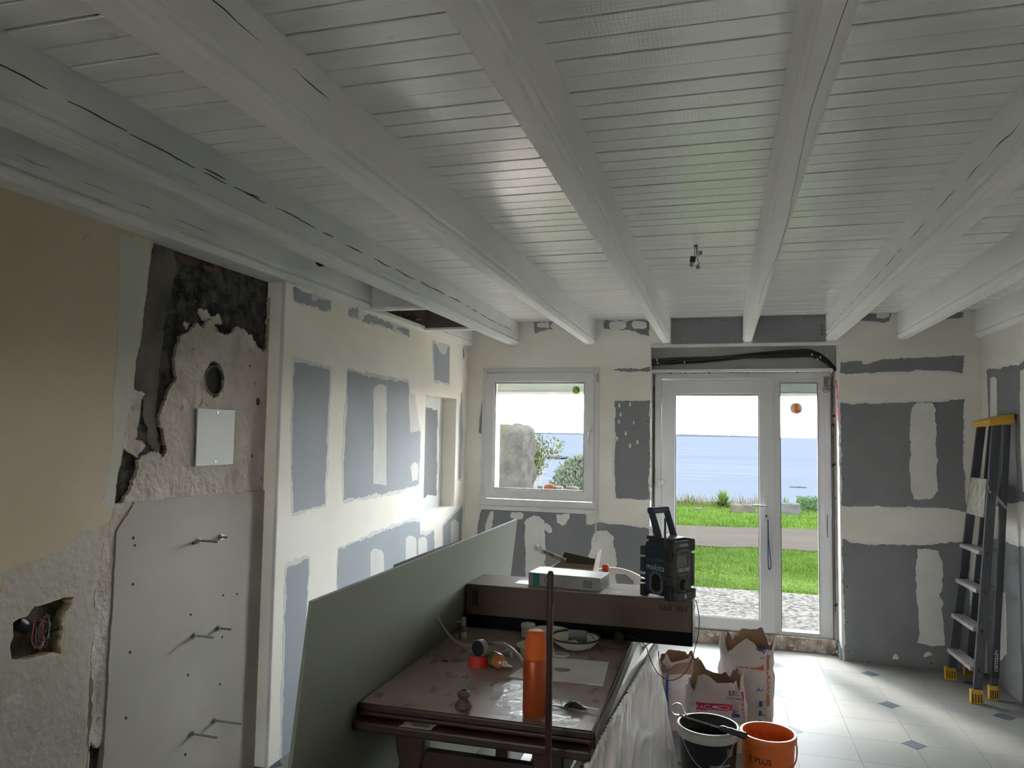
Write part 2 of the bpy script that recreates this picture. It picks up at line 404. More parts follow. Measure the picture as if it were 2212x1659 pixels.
def patch(parent, axis, base, sg, poly, m, lvl, name, amp=.006, halo=0, keep=()):
    """a thin layer lying on the wall; lvl counts layers"""
    seed[0] += 1
    if halo:
        hp = ragged(grow(poly, halo), halo*.35, .03, seed[0]+50)
        MB().slab([hp], axis, base+sg*.0007, base).build('feathered_edge', m_halo, parent)
    q = ragged(poly, amp, .011, seed[0], keep)
    return MB().slab([q], axis, base+sg*.0007*lvl, base).build(name, m, parent)
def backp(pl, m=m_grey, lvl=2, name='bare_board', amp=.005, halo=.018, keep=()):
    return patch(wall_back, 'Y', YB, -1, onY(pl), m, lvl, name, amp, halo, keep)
def backf(pl, lvl=3, amp=.006): return backp(pl, m_fill, lvl, 'filler_patch', amp, 0)
backp([(1326, 1020), (1330, 1077), (1403, 1078), (1403, 866), (1327, 866), (1330, 940)])
backp([(1323, 800), (1340, 803), (1404, 802), (1404, 792), (1385, 797), (1330, 795)], amp=.006, halo=0)
backp([(1153, 694), (1155, 720), (1166, 716), (1182, 711), (1212, 711), (1212, 694)], halo=.012)
backp([(1304, 692), (1304, 710), (1340, 712), (1380, 718), (1403, 726), (1404, 692)], halo=.012, amp=.007)
for p in (tong(1159, 1186, 697, 708), tong(1190, 1212, 698, 710), tong(1316, 1354, 694, 711), tong(1366, 1398, 694, 709)): backf(p)
backp([(1043, 855), (1037, 895), (1036, 934), (1042, 937)], halo=.02)
backp([(1034, 1330), (1030, 1160), (1036, 1112), (1042, 1098), (1288, 1104), (1292, 1128), (1340, 1133), (1404, 1142), (1404, 1372)], keep=(2,), halo=.02)
backf([(1046, 1160), (1050, 1128), (1060, 1104), (1066, 1104), (1064, 1122), (1055, 1160)])
backf(tong(1135, 1177, 1114, 1330)); backf([(1178, 1128), (1190, 1136), (1192, 1150), (1186, 1150), (1176, 1141)]); backf(tong(1103, 1131, 1106, 1121))
backf([(1203, 1112), (1230, 1109), (1231, 1120), (1216, 1135), (1205, 1128)]); backf([(1265, 1108), (1290, 1110), (1294, 1128), (1268, 1132)])
backf([(1272, 1345), (1273, 1200), (1280, 1160), (1290, 1146), (1310, 1146), (1324, 1160), (1330, 1200), (1332, 1345)])
for p in ((1338, 876), (1361, 874), (1341, 896), (1337, 912), (1369, 914), (1352, 936), (1333, 948), (1361, 963), (1377, 956)): backf(tong(p[0]-2, p[0]+2, p[1]-5, p[1]+4), amp=.002)
# right of the door
backp([(1815, 806), (1840, 808), (1880, 806), (1980, 800), (2040, 800), (2079, 806), (2083, 768), (1960, 773), (1900, 778), (1866, 788), (1862, 779), (1815, 781)])
backp([(1819, 1092), (1960, 1095), (2040, 1099), (2088, 1106), (2083, 1000), (2080, 930), (2083, 862), (2040, 868), (1960, 870), (1840, 873), (1815, 868)])
backf([(1966, 1055), (1976, 1078), (2014, 1077), (2025, 1060), (2021, 960), (2020, 885), (2012, 870), (1980, 869), (1969, 880), (1967, 960)])
backp([(1825, 1427), (2100, 1455), (2095, 1300), (2091, 1168), (2030, 1176), (1960, 1178), (1870, 1176), (1838, 1172), (1820, 1163)], keep=(0,))
backf([(1983, 1388), (2010, 1394), (2038, 1393), (2037, 1330), (2032, 1285), (2038, 1268), (2036, 1220), (2026, 1190), (1980, 1186), (1978, 1280), (1984, 1340)])
backf([(1925, 1426), (1942, 1427), (1944, 1418), (1935, 1411), (1930, 1416)]); backf([(1994, 1418), (2016, 1414), (2008, 1408), (2000, 1410)])
backp([(1858, 675), (1856, 692), (1880, 694), (1912, 697), (1922, 694), (1926, 674)], halo=.01); backf(tong(1892, 1922, 675, 688))
backp([(2040, 675), (2040, 688), (2080, 686), (2082, 674)], halo=.01)
# screws left bare in the grey board
ms = MB()
for x, y in ((1398, 909), (1401, 980), (1401, 1048), (1820, 902), (1821, 951), (1822, 1034), (1827, 1200), (1830, 1267), (1831, 1344), (1832, 1407), (1876, 1430), (2011, 1433)):
    p = at(x, y, Y=YB); ms.lathe([(0, 0), (.005, 0), (.005, .001), (0, .001)], 8, fr(p.x, YB-.0016, p.z) @ rx(PI/2))
o = ms.build('screw_heads', m_dark, wall_back)
# grey header boards between beams over the door
for a, b in ((-.386, .157), (.225, .748)):
    hb = MB().box(a+.003, b-.003, YB-.008, YB, 2.312, ZC-.004).build('header_board', m_grey, wall_back)
    sc = MB()
    for u, v in ((.1, .9), (.42, .9), (.72, .92), (.14, .1), (.5, .12), (.9, .12)):
        sc.lathe([(0, 0), (.004, 0), (.004, .001), (0, .001)], 8, fr(a+(b-a)*u, YB-.0086, 2.312+.2*v) @ rx(PI/2))
    sc.build('screw_heads', m_dark, hb)
text('26-99-24', .022, m_dark, wall_back, fr(.72, YB-.0086, 2.405) @ rx(PI/2) @ rz(PI/2), 'stencilled_date')
MB().box(DX0, DX1, YB-.012, YB+.02, 2.296, 2.314).build('edge_trim', m_white, wall_back, bevel=.002)

# lintel, cables and ledge in the recess over the door
lin = struct(MB().box(DX0, DX1, 6.10, 6.34, 2.115, 2.306).build('trim_3', mat('raw_lintel', (.40, .40, .395), .85, var=(.34, .335, .33), vscale=4, bump=.3, bscale=20)), 'grey lintel face in the recess above the door')
MB().box(DX0, DX1-.03, 6.055, 6.14, 2.106, 2.126).build('ledge', m_white, lin, bevel=.003)
m_cable = mat('black_sheath', (.012, .013, .015), .4)
cab = empty('cable_bundle', (0, 0, 0)); tag(cab, 'bundle of black sheathed cables clipped above the glazed door', 'cable')
rnd = random.Random(5)
for k, (z0, z1, z2, r, yy) in enumerate(((2.20, 2.225, 2.255, .012, 6.085), (2.178, 2.19, 2.235, .009, 6.088), (2.176, 2.2, 2.24, .009, 6.07), (2.19, 2.205, 2.23, .008, 6.066))):
    pts = []
    for i in range(25):
        t = i/24; x = DX0+.004+(DX1-DX0-.012)*t
        z = z0+(z1-z0)*math.sin(min(1, t*5)*PI/2)+(z2-z1)*max(0, (t-.25)/.55)**1.4*(1 if t < .8 else 1)-max(0, t-.84)**2*(5.2 if k else 6)-.012*math.sin(t*6+k)
        pts.append((x, yy, z))
    MB().tube(pts, r, 8).build('cable', m_cable, cab, smooth=True)
for x, z in ((-.50, 2.205), (-.495, 2.18), (-.285, 2.185), (.66, 2.235), (.72, 2.215), (.765, 2.23), (.70, 2.20)):
    MB().box(x-.004, x+.004, 6.052, 6.075, z-.012, z+.006).build('cable_clip', m_white, cab, bevel=.002)
wr = empty('wire_ends', (.80, 6.07, 2.0)); tag(wr, 'coiled grey wire ends hanging at the top right door corner', 'wire')
m_wire = mat('grey_wire', (.16, .20, .24), .5)
MB().tube([(.02, .0, .11), (-.005, -.02, .07), (-.03, -.03, .035), (-.04, -.03, .0)], .008, 8).build('sheath', mat('grey_sheath', (.22, .23, .25), .6), wr, smooth=True)
for dx, dz, rr in ((-.045, -.035, .024), (-.012, -.02, .021)):
    MB().tube([(dx+rr*math.cos(a), -.035, dz+rr*math.sin(a)) for a in [i*2*PI/14 for i in range(14)]], .0028, 6, closed=True).build('wire_loop', m_wire, wr, smooth=True)

# reveals: old strips beside the door frame, pink spray paint, stone sill
rv = struct(MB().box(.803, .832, 6.135, 6.20, .02, 2.10).build('trim_4', m_old), 'weathered strip between door frame and right reveal')
MB().box(.812, .816, 6.128, 6.137, .3, 2.09).build('dark_gap', m_dark, rv); MB().box(.8005, .8035, 6.125, 6.137, .1, 2.09).build('dark_gap', m_dark, rv)
rv2 = struct(MB().box(-.545, -.523, 6.135, 6.20, .02, 2.10).build('trim_5', m_old), 'weathered strip at the hinge side of the door')
MB().box(-.532, -.526, 6.125, 6.137, .3, 2.09).build('dark_gap', m_dark, rv2)
MB().box(DX0, .80, 6.13, 6.2, 2.098, 2.118).build('top_gap', m_old, rv2)
m_rev = m_white
rr_ = MB().slab([[(YB+.001, 0), (6.135, 0), (6.135, 2.1), (YB+.001, 2.3)]], 'X', DX1-.004, DX1+.002).build('reveal_lining', m_rev, wall_back)
MB().slab([[(YB+.001, 0), (6.135, 0), (6.135, 2.1), (YB+.001, 2.3)]], 'X', DX0+.004, DX0-.002).build('reveal_lining', m_rev, wall_back)
m_pink = mat('pink_spray_paint', (.85, .06, .17), .6)
for pl in ([(6.0, 1.98), (6.05, 2.03), (6.11, 2.04), (6.08, 1.98), (6.03, 1.96)], [(6.02, 1.90), (6.04, 1.97), (6.06, 1.97), (6.05, 1.90)], [(5.985, 1.88), (5.98, 1.95), (6.0, 1.95), (6.0, 1.88)],
           [(6.0, 1.72), (5.975, 1.80), (5.975, 1.87), (6.0, 1.83), (6.03, 1.86), (6.06, 1.80), (6.03, 1.76)]):
    MB().slab([ragged(pl, .006, .01, 4)], 'X', DX1-.0055, DX1-.003).build('spray_mark', m_pink, wall_back)
MB().slab([[(5.965, 0), (6.12, 0), (6.12, .10), (5.965, .085)]], 'X', DX1-.012, DX1).build('skirting_end', mat('dark_skirting', (.16, .17, .19), .7), wall_back)
m_sill = mat('brown_mosaic_stone', (.52, .47, .41), .6, var=(.24, .17, .12), vscale=16, detail=2, bump=.6, bscale=14, spots=(.66, .62, .56), spscale=22, spth=.58)
struct(MB().box(DX0, DX1-.02, 6.115, 6.36, -.01, .098).build('trim_6', m_sill, bevel=.006), 'marbled brown stone sill under the glazed door')

# ---- window
def frame(mb, x0, x1, z0, z1, w_, y0, y1, wb=None, wt=None):
    wb = wb or w_; wt = wt or w_
    return mb.slab([[(x0, z0), (x1, z0), (x1, z1), (x0, z1)], [(x0+w_, z0+wb), (x1-w_, z0+wb), (x1-w_, z1-wt), (x0+w_, z1-wt)]], 'Y', y0, y1)
win = struct(empty('window_1', (0, 0, 0)), 'white square tilt window with green round sticker')
frame(MB(), -1.932, -.948, .99, 2.138, .05, YB-.012, YB+.07, wb=.065).build('frame', m_pvc, win, bevel=.004)
sash = frame(MB(), -1.898, -.983, 1.062, 2.096, .075, YB-.034, YB+.018).build('sash', m_pvc, win, bevel=.006)
frame(MB(), -1.824, -1.057, 1.136, 2.022, .009, YB-.026, YB-.014).build('glazing_bead', mat('bead_white', (0.5280, 0.5320, 0.5360), .4), sash)
frame(MB(), -1.816, -1.065, 1.144, 2.014, .006, YB-.018, YB-.006).build('gasket', m_pvcd, sash)
MB().box(-1.82, -1.06, YB-.002, YB+.004, 1.14, 2.02).build('pane', m_glass, win)
MB().box(-1.95, -.945, YB-.03, YB+.03, .965, 1.0).build('window_sill', m_pvc, win, bevel=.005)
h_ = MB().tube([(0, 0, .075), (0, -.035, .07), (-.004, -.045, .05), (-.006, -.045, -.045), (-.006, -.042, -.06)], .0075, 8)
ho = h_.build('handle', mat('handle_white', (.72, .72, .73), .3), sash, smooth=True, loc=(-1.012, YB-.034, 1.565))
MB().box(-.012, .012, -.008, 0, .045, .105).build('handle_plate', m_pvc, ho, bevel=.003)
for z in (1.12, 2.07):
    MB().box(-1.912, -1.888, YB-.042, YB-.012, z-.035, z+.035).build('hinge_cover', m_pvc, win, bevel=.004)
MB().box(-.968, -.955, YB-.016, YB-.010, 2.02, 2.085).build('keep_plate', mat('worn_brass', (.38, .34, .26), .5, metal=.6, var=(.2, .13, .08), vscale=40), win)
MB().tube([(-.962, YB-.03, 1.12), (-.962, YB-.03, .86), (-.955, YB-.028, .76)], .006, 6).build('shutter_cord', m_white, win, smooth=True)
stk = MB().slab([[(.034*math.cos(i*PI/12), .034*math.sin(i*PI/12)) for i in range(24)]], 'Y', 0, .001).build('sticker', mat('clear_sticker', (.80, .86, .76), .4), win, loc=(-1.135, YB-.006, 1.955)); stk['label'] = 'round green sticker'
for i, (c_, dx, dz, rr) in enumerate((((.10, .42, .03), 0, 0, .028), ((.24, .60, .05), -.006, .004, .018), ((.55, .75, .05), .003, -.018, .013), ((.06, .30, .02), .008, .010, .011))):
    MB().slab([[(dx+rr*math.cos(a*.5236)*(1+.1*math.sin(3*a)), dz+rr*math.sin(a*.5236)) for a in range(12)]], 'Y', -.0006*(i+1), .0002).build('green_print', mat('green_print%d' % i, c_, .4), stk)
shw = struct(MB().box(WX0-.02, WX1+.02, 6.26, 6.29, 1.955, 2.13).build('trim_7', m_shut), 'lowered edge of roller shutter outside the window')
MB().box(WX0-.02, WX1+.02, 6.252, 6.295, 1.935, 1.958).build('end_slat', m_pvc, shw)
struct(MB().box(-1.95, -.93, 6.03, 6.52, 1.052, 1.094).build('trim_8', mat('brown_sill_board', (.42, .30, .24), .6, var=(.52, .45, .40), vscale=10), bevel=.004), 'outside sill ledge under the window')

# ---- glazed door: opening leaf on the left, fixed light on the right
YD = 6.14
door = struct(empty('door_1', (0, 0, 0)), 'white glazed patio door with fixed side light')
frame(MB(), -.522, .803, .095, 2.11, .052, YD, YD+.05, wb=.02).build('frame', m_pvc, door, bevel=.004)
MB().box(.383, .425, YD, YD+.075, .11, 2.06).build('mullion', m_pvc, door, bevel=.004)
MB().box(.716, .755, YD, YD+.07, .11, 2.065).build('stile', m_pvc, door, bevel=.003); MB().box(.42, .75, YD+.001, YD+.07, 2.028, 2.066).build('head_rail', m_pvc, door, bevel=.003)
leaf = frame(MB(), -.468, .386, .108, 2.043, .107, YD-.018, YD+.03, wb=.092, wt=.108).build('leaf', m_pvc, door, bevel=.006)
frame(MB(), -.366, .284, .196, 1.938, .009, YD-.012, YD, ).build('glazing_bead', MAT['bead_white'], leaf)
frame(MB(), -.358, .276, .204, 1.930, .005, YD-.006, YD+.004).build('gasket', m_pvcd, leaf)
MB().box(-.362, .28, YD+.012, YD+.018, .2, 1.935).build('pane', m_glass, leaf)
fx = frame(MB(), .418, .722, .112, 2.035, .018, YD-.004, YD+.03).build('side_light_bead', m_pvc, door, bevel=.003)
frame(MB(), .433, .707, .124, 2.022, .005, YD-.006, YD+.004).build('gasket', m_pvcd, fx)
MB().box(.43, .71, YD+.012, YD+.018, .12, 2.026).build('pane', m_glass, door)
for z in (1.85, 1.20, .45):
    hg = MB().box(-.492, -.44, YD-.034, YD-.016, z-.0, z+.045).build('hinge', m_pvc, door, bevel=.004)
    MB().lathe([(0, 0), (.011, 0), (.011, .075), (0, .075)], 10, fr(-.482, YD-.032, z-.03)).build('hinge_pin', m_pvc, hg, smooth=True)
hp = at(1655, 1093, Y=YD-.02)
plate = MB().box(hp.x-.014, hp.x+.014, YD-.028, YD-.018, hp.z-.12, hp.z+.07).build('handle_plate', MAT['bead_white'], leaf, bevel=.004)
MB().tube([(hp.x, YD-.028, hp.z), (hp.x, YD-.065, hp.z), (hp.x-.02, YD-.07, hp.z+.001), (hp.x-.105, YD-.07, hp.z+.006)], .0085, 8).build('lever_handle', mat('handle_grey', (.5, .5, .5), .35), plate, smooth=True)
MB().lathe([(.008, 0), (.008, .006), (0, .006)], 10, fr(hp.x, YD-.028, hp.z-.075) @ rx(PI/2)).build('keyhole', m_dark, plate)
MB().box(.752, .782, YD-.008, YD, 1.965, 2.07).build('lock_keep', mat('rusty_brass', (.42, .32, .2), .55, metal=.4, var=(.2, .12, .07), vscale=30), door)
MB().box(.765, .769, YD-.010, YD, .85, 1.02).build('scratch_strip', m_pvcd, door)
shd = struct(MB().box(-.5, .8, 6.26, 6.29, 1.945, 2.13).build('trim_9', m_shut), 'lowered edge of roller shutter outside the door')
MB().box(-.5, .8, 6.252, 6.295, 1.925, 1.948).build('end_slat', m_pvc, shd)
s2 = at(1720, 882, Y=YD)
stk2 = MB().slab([[(.045*math.cos(i*PI/14), .045*math.sin(i*PI/14)) for i in range(28)]], 'Y', 0, .001).build('sticker', mat('white_film', (.85, .82, .76), .4), door, loc=(s2.x, YD+.010, s2.z)); stk2['label'] = 'round sticker with orange and red flowers'
for i, (c_, dx, dz, rr) in enumerate((((.85, .20, .01), 0, .022, .014), ((.80, .05, .02), .004, .004, .012), ((.90, .45, .02), .016, -.004, .013), ((.85, .10, .03), .003, -.020, .015), ((.9, .55, .05), -.016, .012, .011), ((.75, .1, .25), .026, -.022, .010), ((.9, .3, .02), -.012, -.010, .008))):
    MB().slab([[(dx+rr*(1+.22*math.cos(5*a*.314))*math.cos(a*.314), dz+rr*(1+.22*math.cos(5*a*.314))*math.sin(a*.314)) for a in range(20)]], 'Y', -.0004*(i+1), .0002).build('flower_print', mat('flower_print%d' % i, c_, .4), stk2)

# strap hanging from the key
ln = at(1659, 1120, Y=YD-.03)
lan = empty('key_strap', (ln.x, YD-.04, ln.z)); tag(lan, 'dark blue looped wrist strap hanging from the door key', 'strap')
MB().tube([(.012*math.cos(a), 0, .012*math.sin(a)) for a in [i*2*PI/12 for i in range(12)]], .002, 6, closed=True).build('key_ring', m_metal, lan, smooth=True)
mb = MB(); pl_ = [(0, -.01), (.001, -.15), (.012, -.26), (.020, -.345), (.017, -.375), (.008, -.385), (.000, -.37), (-.002, -.30), (-.001, -.15), (-.001, -.01)]
mb.slab([[(a-.0035, b) for a, b in pl_[:1]]+[(a+.0032, b) for a, b in pl_[:6]]+[(a-.0032, b-.004) for a, b in pl_[5:]],
         [(.0022, -.18), (.0085, -.26), (.0165, -.345), (.014, -.37), (.008, -.378), (.003, -.366), (.0012, -.3)]], 'Y', -.001, .001)
mb.build('strap', mat('navy_webbing', (.012, .018, .11), .6), lan)
MB().box(-.004, .004, .0, .03, -.006, .006).build('key', m_metal, lan)

# ---- left wall: old chimney wall in layers, then the new lining
wall_left = struct(MB().box(-2.55, -2.185, YR, 6.0, -.1, ZB+.004).box(-2.62, -2.31, YR, 6.0, ZB-.1, ZC+.05).build('wall_left', m_soot), 'old sooty chimney wall half stripped beside new lining')
MB().box(-2.19, -2.166, YR, 3.22, -.1, ZB+.003).build('masonry_face', m_soot, wall_left)
def left(pl, X, name, m, back=-2.19, holes=(), amp=.006, keep=(), step=.014):
    seed[0] += 1
    return MB().slab([ragged(onX(pl, X), amp, step, seed[0], keep)]+[ragged(onX(h, X), .004, .01, seed[0]+9) for h in holes], 'X', X, back).build(name, m, wall_left)
yz = lambda X, x, y: at(x, y, X=X)
# rough stripped plaster round the flue
flc = at(463, 822, X=XO)
flue = [(463+21*math.cos(a), 820+39*math.sin(a)) for a in [i*PI/12 for i in range(24)]]
left([(262, 1088), (284, 1058), (300, 1000), (310, 985), (330, 975), (352, 988), (362, 972), (345, 905), (360, 850), (378, 828), (375, 775), (388, 728), (414, 716), (424, 700), (440, 712), (455, 690), (470, 720),
      (500, 722), (520, 712), (546, 722), (556, 748), (574, 760), (580, 745), (583, 640), (600, 640), (596, 1100), (420, 1110)], XO, 'stripped_plaster', m_rough, holes=[flue], amp=.009, step=.006)
left([(332, 521), (372, 532), (385, 580), (366, 650), (352, 720), (342, 800), (335, 900), (345, 985), (318, 960), (305, 860), (285, 850), (300, 740)], -2.161, 'grey_mortar_band', m_mortar, amp=.008)
left([(286, 838), (312, 850), (300, 900), (292, 950), (312, 960), (296, 990), (268, 965)], -2.155, 'plaster_fragment', m_rough, amp=.006)
for pl in ([(400, 690), (412, 700), (405, 712), (396, 700)], [(430, 672), (448, 670), (455, 690), (438, 694)], [(452, 684), (476, 680), (480, 696), (460, 702)]):
    left(pl, -2.161, 'plaster_fragment', m_rough, amp=.008, step=.006)
for pl, c_ in (([(352, 542), (420, 562), (424, 575), (356, 552)], (.16, .06, .04)), ([(436, 572), (480, 580), (476, 594), (440, 584)], (.22, .08, .05))):
    left(pl, -2.1625, 'brick_trace', mat('old_brick%d' % int(c_[0]*100), c_, .95, var=(.07, .05, .04), vscale=30, bump=2, bscale=50), amp=.008, step=.008)
# lower smooth panel
left([(222, 1665), (246, 1280), (252, 1150), (292, 1084), (420, 1072), (585, 1058), (600, 1058), (585, 1700), (225, 1700)], -2.142, 'lower_panel', m_panelL, amp=.002, keep=(5, 6, 7, 8))
left([(188, 1700), (196, 1560), (200, 1400), (206, 1260), (222, 1180), (232, 1130), (246, 1092), (262, 1085), (292, 1082), (256, 1150), (250, 1280), (240, 1420), (228, 1600), (224, 1600), (210, 1615), (197, 1600), (193, 1620)], -2.147, 'rough_plaster_seam', m_rough, amp=.006)
# cream painted layer with the broken out socket hole
cav = [(28, 1345), (45, 1336), (60, 1330), (66, 1318), (75, 1308), (92, 1306), (110, 1298), (135, 1291), (161, 1289), (153, 1297), (158, 1304), (151, 1314), (141, 1322), (136, 1345), (133, 1380), (132, 1412), (112, 1410), (80, 1420), (60, 1425), (25, 1424), (24, 1390), (30, 1375)]
XC = -2.122
cp = [(330, 517), (310, 690), (298, 760), (284, 862), (262, 990), (246, 1094), (232, 1135), (206, 1262), (196, 1420), (188, 1600), (184, 1760)]
outer = onX(cp, XC); outer = [(YR, ZB)]+[(outer[0][0], ZB)]+outer[1:]+[(outer[-1][0], 0), (YR, 0)]
MB().slab([ragged(outer, .004, .014, 33, keep=(0, len(outer)-1, len(outer)-2)), ragged(onX(cav, XC), .003, .008, 34)], 'X', XC, -2.19).build('cream_painted_layer', m_yellow, wall_left)
def leftp(pl, m, name, lvl=2, amp=.008, X=XC): return patch(wall_left, 'X', X, 1, onX(pl, X), m, lvl, name, amp)
leftp([(258, 506), (328, 520), (300, 745), (284, 858), (262, 985), (246, 1090), (214, 1090), (240, 985), (246, 860), (255, 700)], m_green, 'primer_band', 1)
m_lowbeige = mat('worn_beige_plaster', (.46, .43, .365), .8, var=(.40, .36, .295), vscale=4, bump=1.6, bscale=26, spots=(.50, .475, .41), spscale=14, spth=.68)
MB().slab([ragged(onX([(0, 1230), (90, 1200), (190, 1150), (228, 1130), (204, 1262), (194, 1420), (186, 1600), (184, 1700), (0, 1700)], XC), .01, .03, 61), ragged(grow(onX(cav, XC), .004), .003, .01, 62)], 'X', XC+.0008, XC).build('worn_lower_paint', m_lowbeige, wall_left)
m_cav = mat('dusty_cavity', (.075, .06, .045), .95, var=(.14, .115, .085), vscale=14, bump=3, bscale=30)
cc = at(85, 1365, X=XC)
MB().box(-2.166, -2.163, cc.y-.2, cc.y+.2, cc.z-.16, cc.z+.16).build('cavity_back', m_cav, wall_left)
# flue pipe
MB().lathe([(.060, 0), (.066, 0), (.066, -.3), (.060, -.3)], 24, fr(XO+.004, flc.y, flc.z) @ ry(PI/2)).build('flue_pipe', mat('flue_clay', (.26, .23, .20), .8, var=(.1, .09, .08), vscale=20), wall_left, smooth=True)
MB().box(-2.166, -2.163, flc.y-.064, flc.y+.064, flc.z-.085, flc.z+.064).build('flue_dark', m_dark, wall_left)
# drill holes in the lower panel
mb = MB()
for x, y in ((417, 1174), (482, 1286), (512, 1283), (288, 1162), (291, 1178), (287, 1262), (412, 1328), (281, 1409), (480, 1376), (406, 1458), (475, 1478), (272, 1551), (400, 1630), (468, 1593)):
    p = at(x, y, X=-2.142); mb.lathe([(0, 0), (.0055, 0), (.0055, .001), (0, .001)], 8, fr(-2.1418, p.y, p.z) @ ry(PI/2))
mb.build('drill_holes', m_dark, wall_left)
mb = MB()
for x, y, r in ((557, 868, .012), (545, 985, .006), (540, 790, .006)):
    p = at(x, y, X=XO); mb.slab([ragged([(p.y+r*math.cos(a), p.z+r*1.5*math.sin(a)) for a in [i*PI/5 for i in range(10)]], .004, .005, int(x))], 'X', XO+.0008, XO-.002)
mb.build('soot_marks', m_soot, wall_left)

# new lining with niche
niche = onX([(920, 855), (983, 857), (981, 1099), (918, 1106)], XL)
nb = (min(p[0] for p in niche), max(p[0] for p in niche), min(p[1] for p in niche)+.02, max(p[1] for p in niche)-.015)
nl = [(nb[0], nb[2]), (nb[1], nb[2]), (nb[1], nb[3]), (nb[0], nb[3])]
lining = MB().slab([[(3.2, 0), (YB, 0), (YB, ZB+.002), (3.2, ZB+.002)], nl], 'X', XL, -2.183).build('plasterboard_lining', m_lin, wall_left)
MB().box(XL-.016, XL+.0015, 3.1985, 3.206, 0, ZB).build('corner_bead', m_white, lining)
MB().box(-2.184, -2.18, nb[0]-.01, nb[1]+.01, nb[2]-.01, nb[3]+.01).build('niche_back', m_halo, lining)
m_nd = m_grey
MB().slab([ragged([(nb[0]+.16, nb[2]+.10), (nb[1]-.12, nb[2]+.10), (nb[1]-.13, nb[3]-.09), (nb[0]+.14, nb[3]-.09)], .007, .012, 71)], 'X', -2.1785, -2.18).build('bare_board', m_nd, lining)
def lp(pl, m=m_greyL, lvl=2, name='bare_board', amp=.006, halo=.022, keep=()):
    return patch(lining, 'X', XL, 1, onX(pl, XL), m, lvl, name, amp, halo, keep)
def lf(pl, lvl=3, amp=.004): return lp(pl, m_fill, lvl, 'filler_patch', amp, 0)
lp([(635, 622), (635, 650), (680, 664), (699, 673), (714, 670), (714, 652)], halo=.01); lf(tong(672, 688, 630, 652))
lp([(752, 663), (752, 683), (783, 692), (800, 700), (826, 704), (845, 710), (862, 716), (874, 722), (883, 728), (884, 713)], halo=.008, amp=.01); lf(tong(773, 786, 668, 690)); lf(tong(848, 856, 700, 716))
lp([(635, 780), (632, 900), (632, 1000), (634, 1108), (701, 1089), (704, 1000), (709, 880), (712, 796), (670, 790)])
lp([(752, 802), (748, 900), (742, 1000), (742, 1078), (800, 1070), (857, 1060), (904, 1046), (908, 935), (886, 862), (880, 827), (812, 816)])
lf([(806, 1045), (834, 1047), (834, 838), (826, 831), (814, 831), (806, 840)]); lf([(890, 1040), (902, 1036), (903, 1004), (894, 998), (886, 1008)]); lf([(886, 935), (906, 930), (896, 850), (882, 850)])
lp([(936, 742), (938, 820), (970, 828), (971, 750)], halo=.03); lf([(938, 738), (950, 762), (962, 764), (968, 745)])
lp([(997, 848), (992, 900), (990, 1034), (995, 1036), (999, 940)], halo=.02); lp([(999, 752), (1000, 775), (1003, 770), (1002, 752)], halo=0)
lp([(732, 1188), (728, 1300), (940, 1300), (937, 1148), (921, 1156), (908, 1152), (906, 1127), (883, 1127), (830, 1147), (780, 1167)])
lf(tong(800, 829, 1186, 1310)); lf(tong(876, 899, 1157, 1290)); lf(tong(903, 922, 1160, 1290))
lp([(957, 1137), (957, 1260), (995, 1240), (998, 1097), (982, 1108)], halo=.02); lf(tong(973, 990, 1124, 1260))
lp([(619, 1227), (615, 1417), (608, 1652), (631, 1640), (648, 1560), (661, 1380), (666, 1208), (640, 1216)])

# ---- right wall
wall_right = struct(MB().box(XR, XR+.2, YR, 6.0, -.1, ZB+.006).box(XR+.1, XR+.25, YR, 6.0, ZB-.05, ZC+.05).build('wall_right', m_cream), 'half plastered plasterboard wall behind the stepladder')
def rp(pl, m=m_grey, lvl=2, name='bare_board', amp=.006, halo=.02, keep=()):
    return patch(wall_right, 'X', XR, -1, onX(pl, XR), m, lvl, name, amp, halo, keep)
rp([(2132, 800), (2136, 900), (2140, 1095), (2260, 1075), (2260, 775), (2212, 782), (2170, 795)])
rp(tong(2140, 2154, 815, 1092), m_fill, 3, 'filler_patch', .004, 0); rp([(2204, 800), (2205, 960), (2210, 1060), (2235, 1070), (2235, 790)], m_fill, 3, 'filler_patch', .004, 0)
rp([(2136, 1160), (2125, 1440), (2135, 1468), (2260, 1590), (2260, 1190), (2200, 1180), (2165, 1168)], keep=(2,))
rp([(2160, 1280), (2150, 1420), (2166, 1425), (2176, 1410), (2172, 1280)], m_fill, 3, 'filler_patch', .006, 0)
# ---- rear wall behind the viewpoint, with an unseen opening added for fill light
wall_rear = struct(MB().slab([[(-2.6, -.1), (2.0, -.1), (2.0, 2.75), (-2.6, 2.75)], [(-2.05, 1.1), (-1.25, 1.1), (-1.25, 1.85), (-2.05, 1.85)]], 'Y', YR, YR-.25).build('wall_rear', m_cream), 'unseen wall behind the viewpoint with an opening added for fill light')
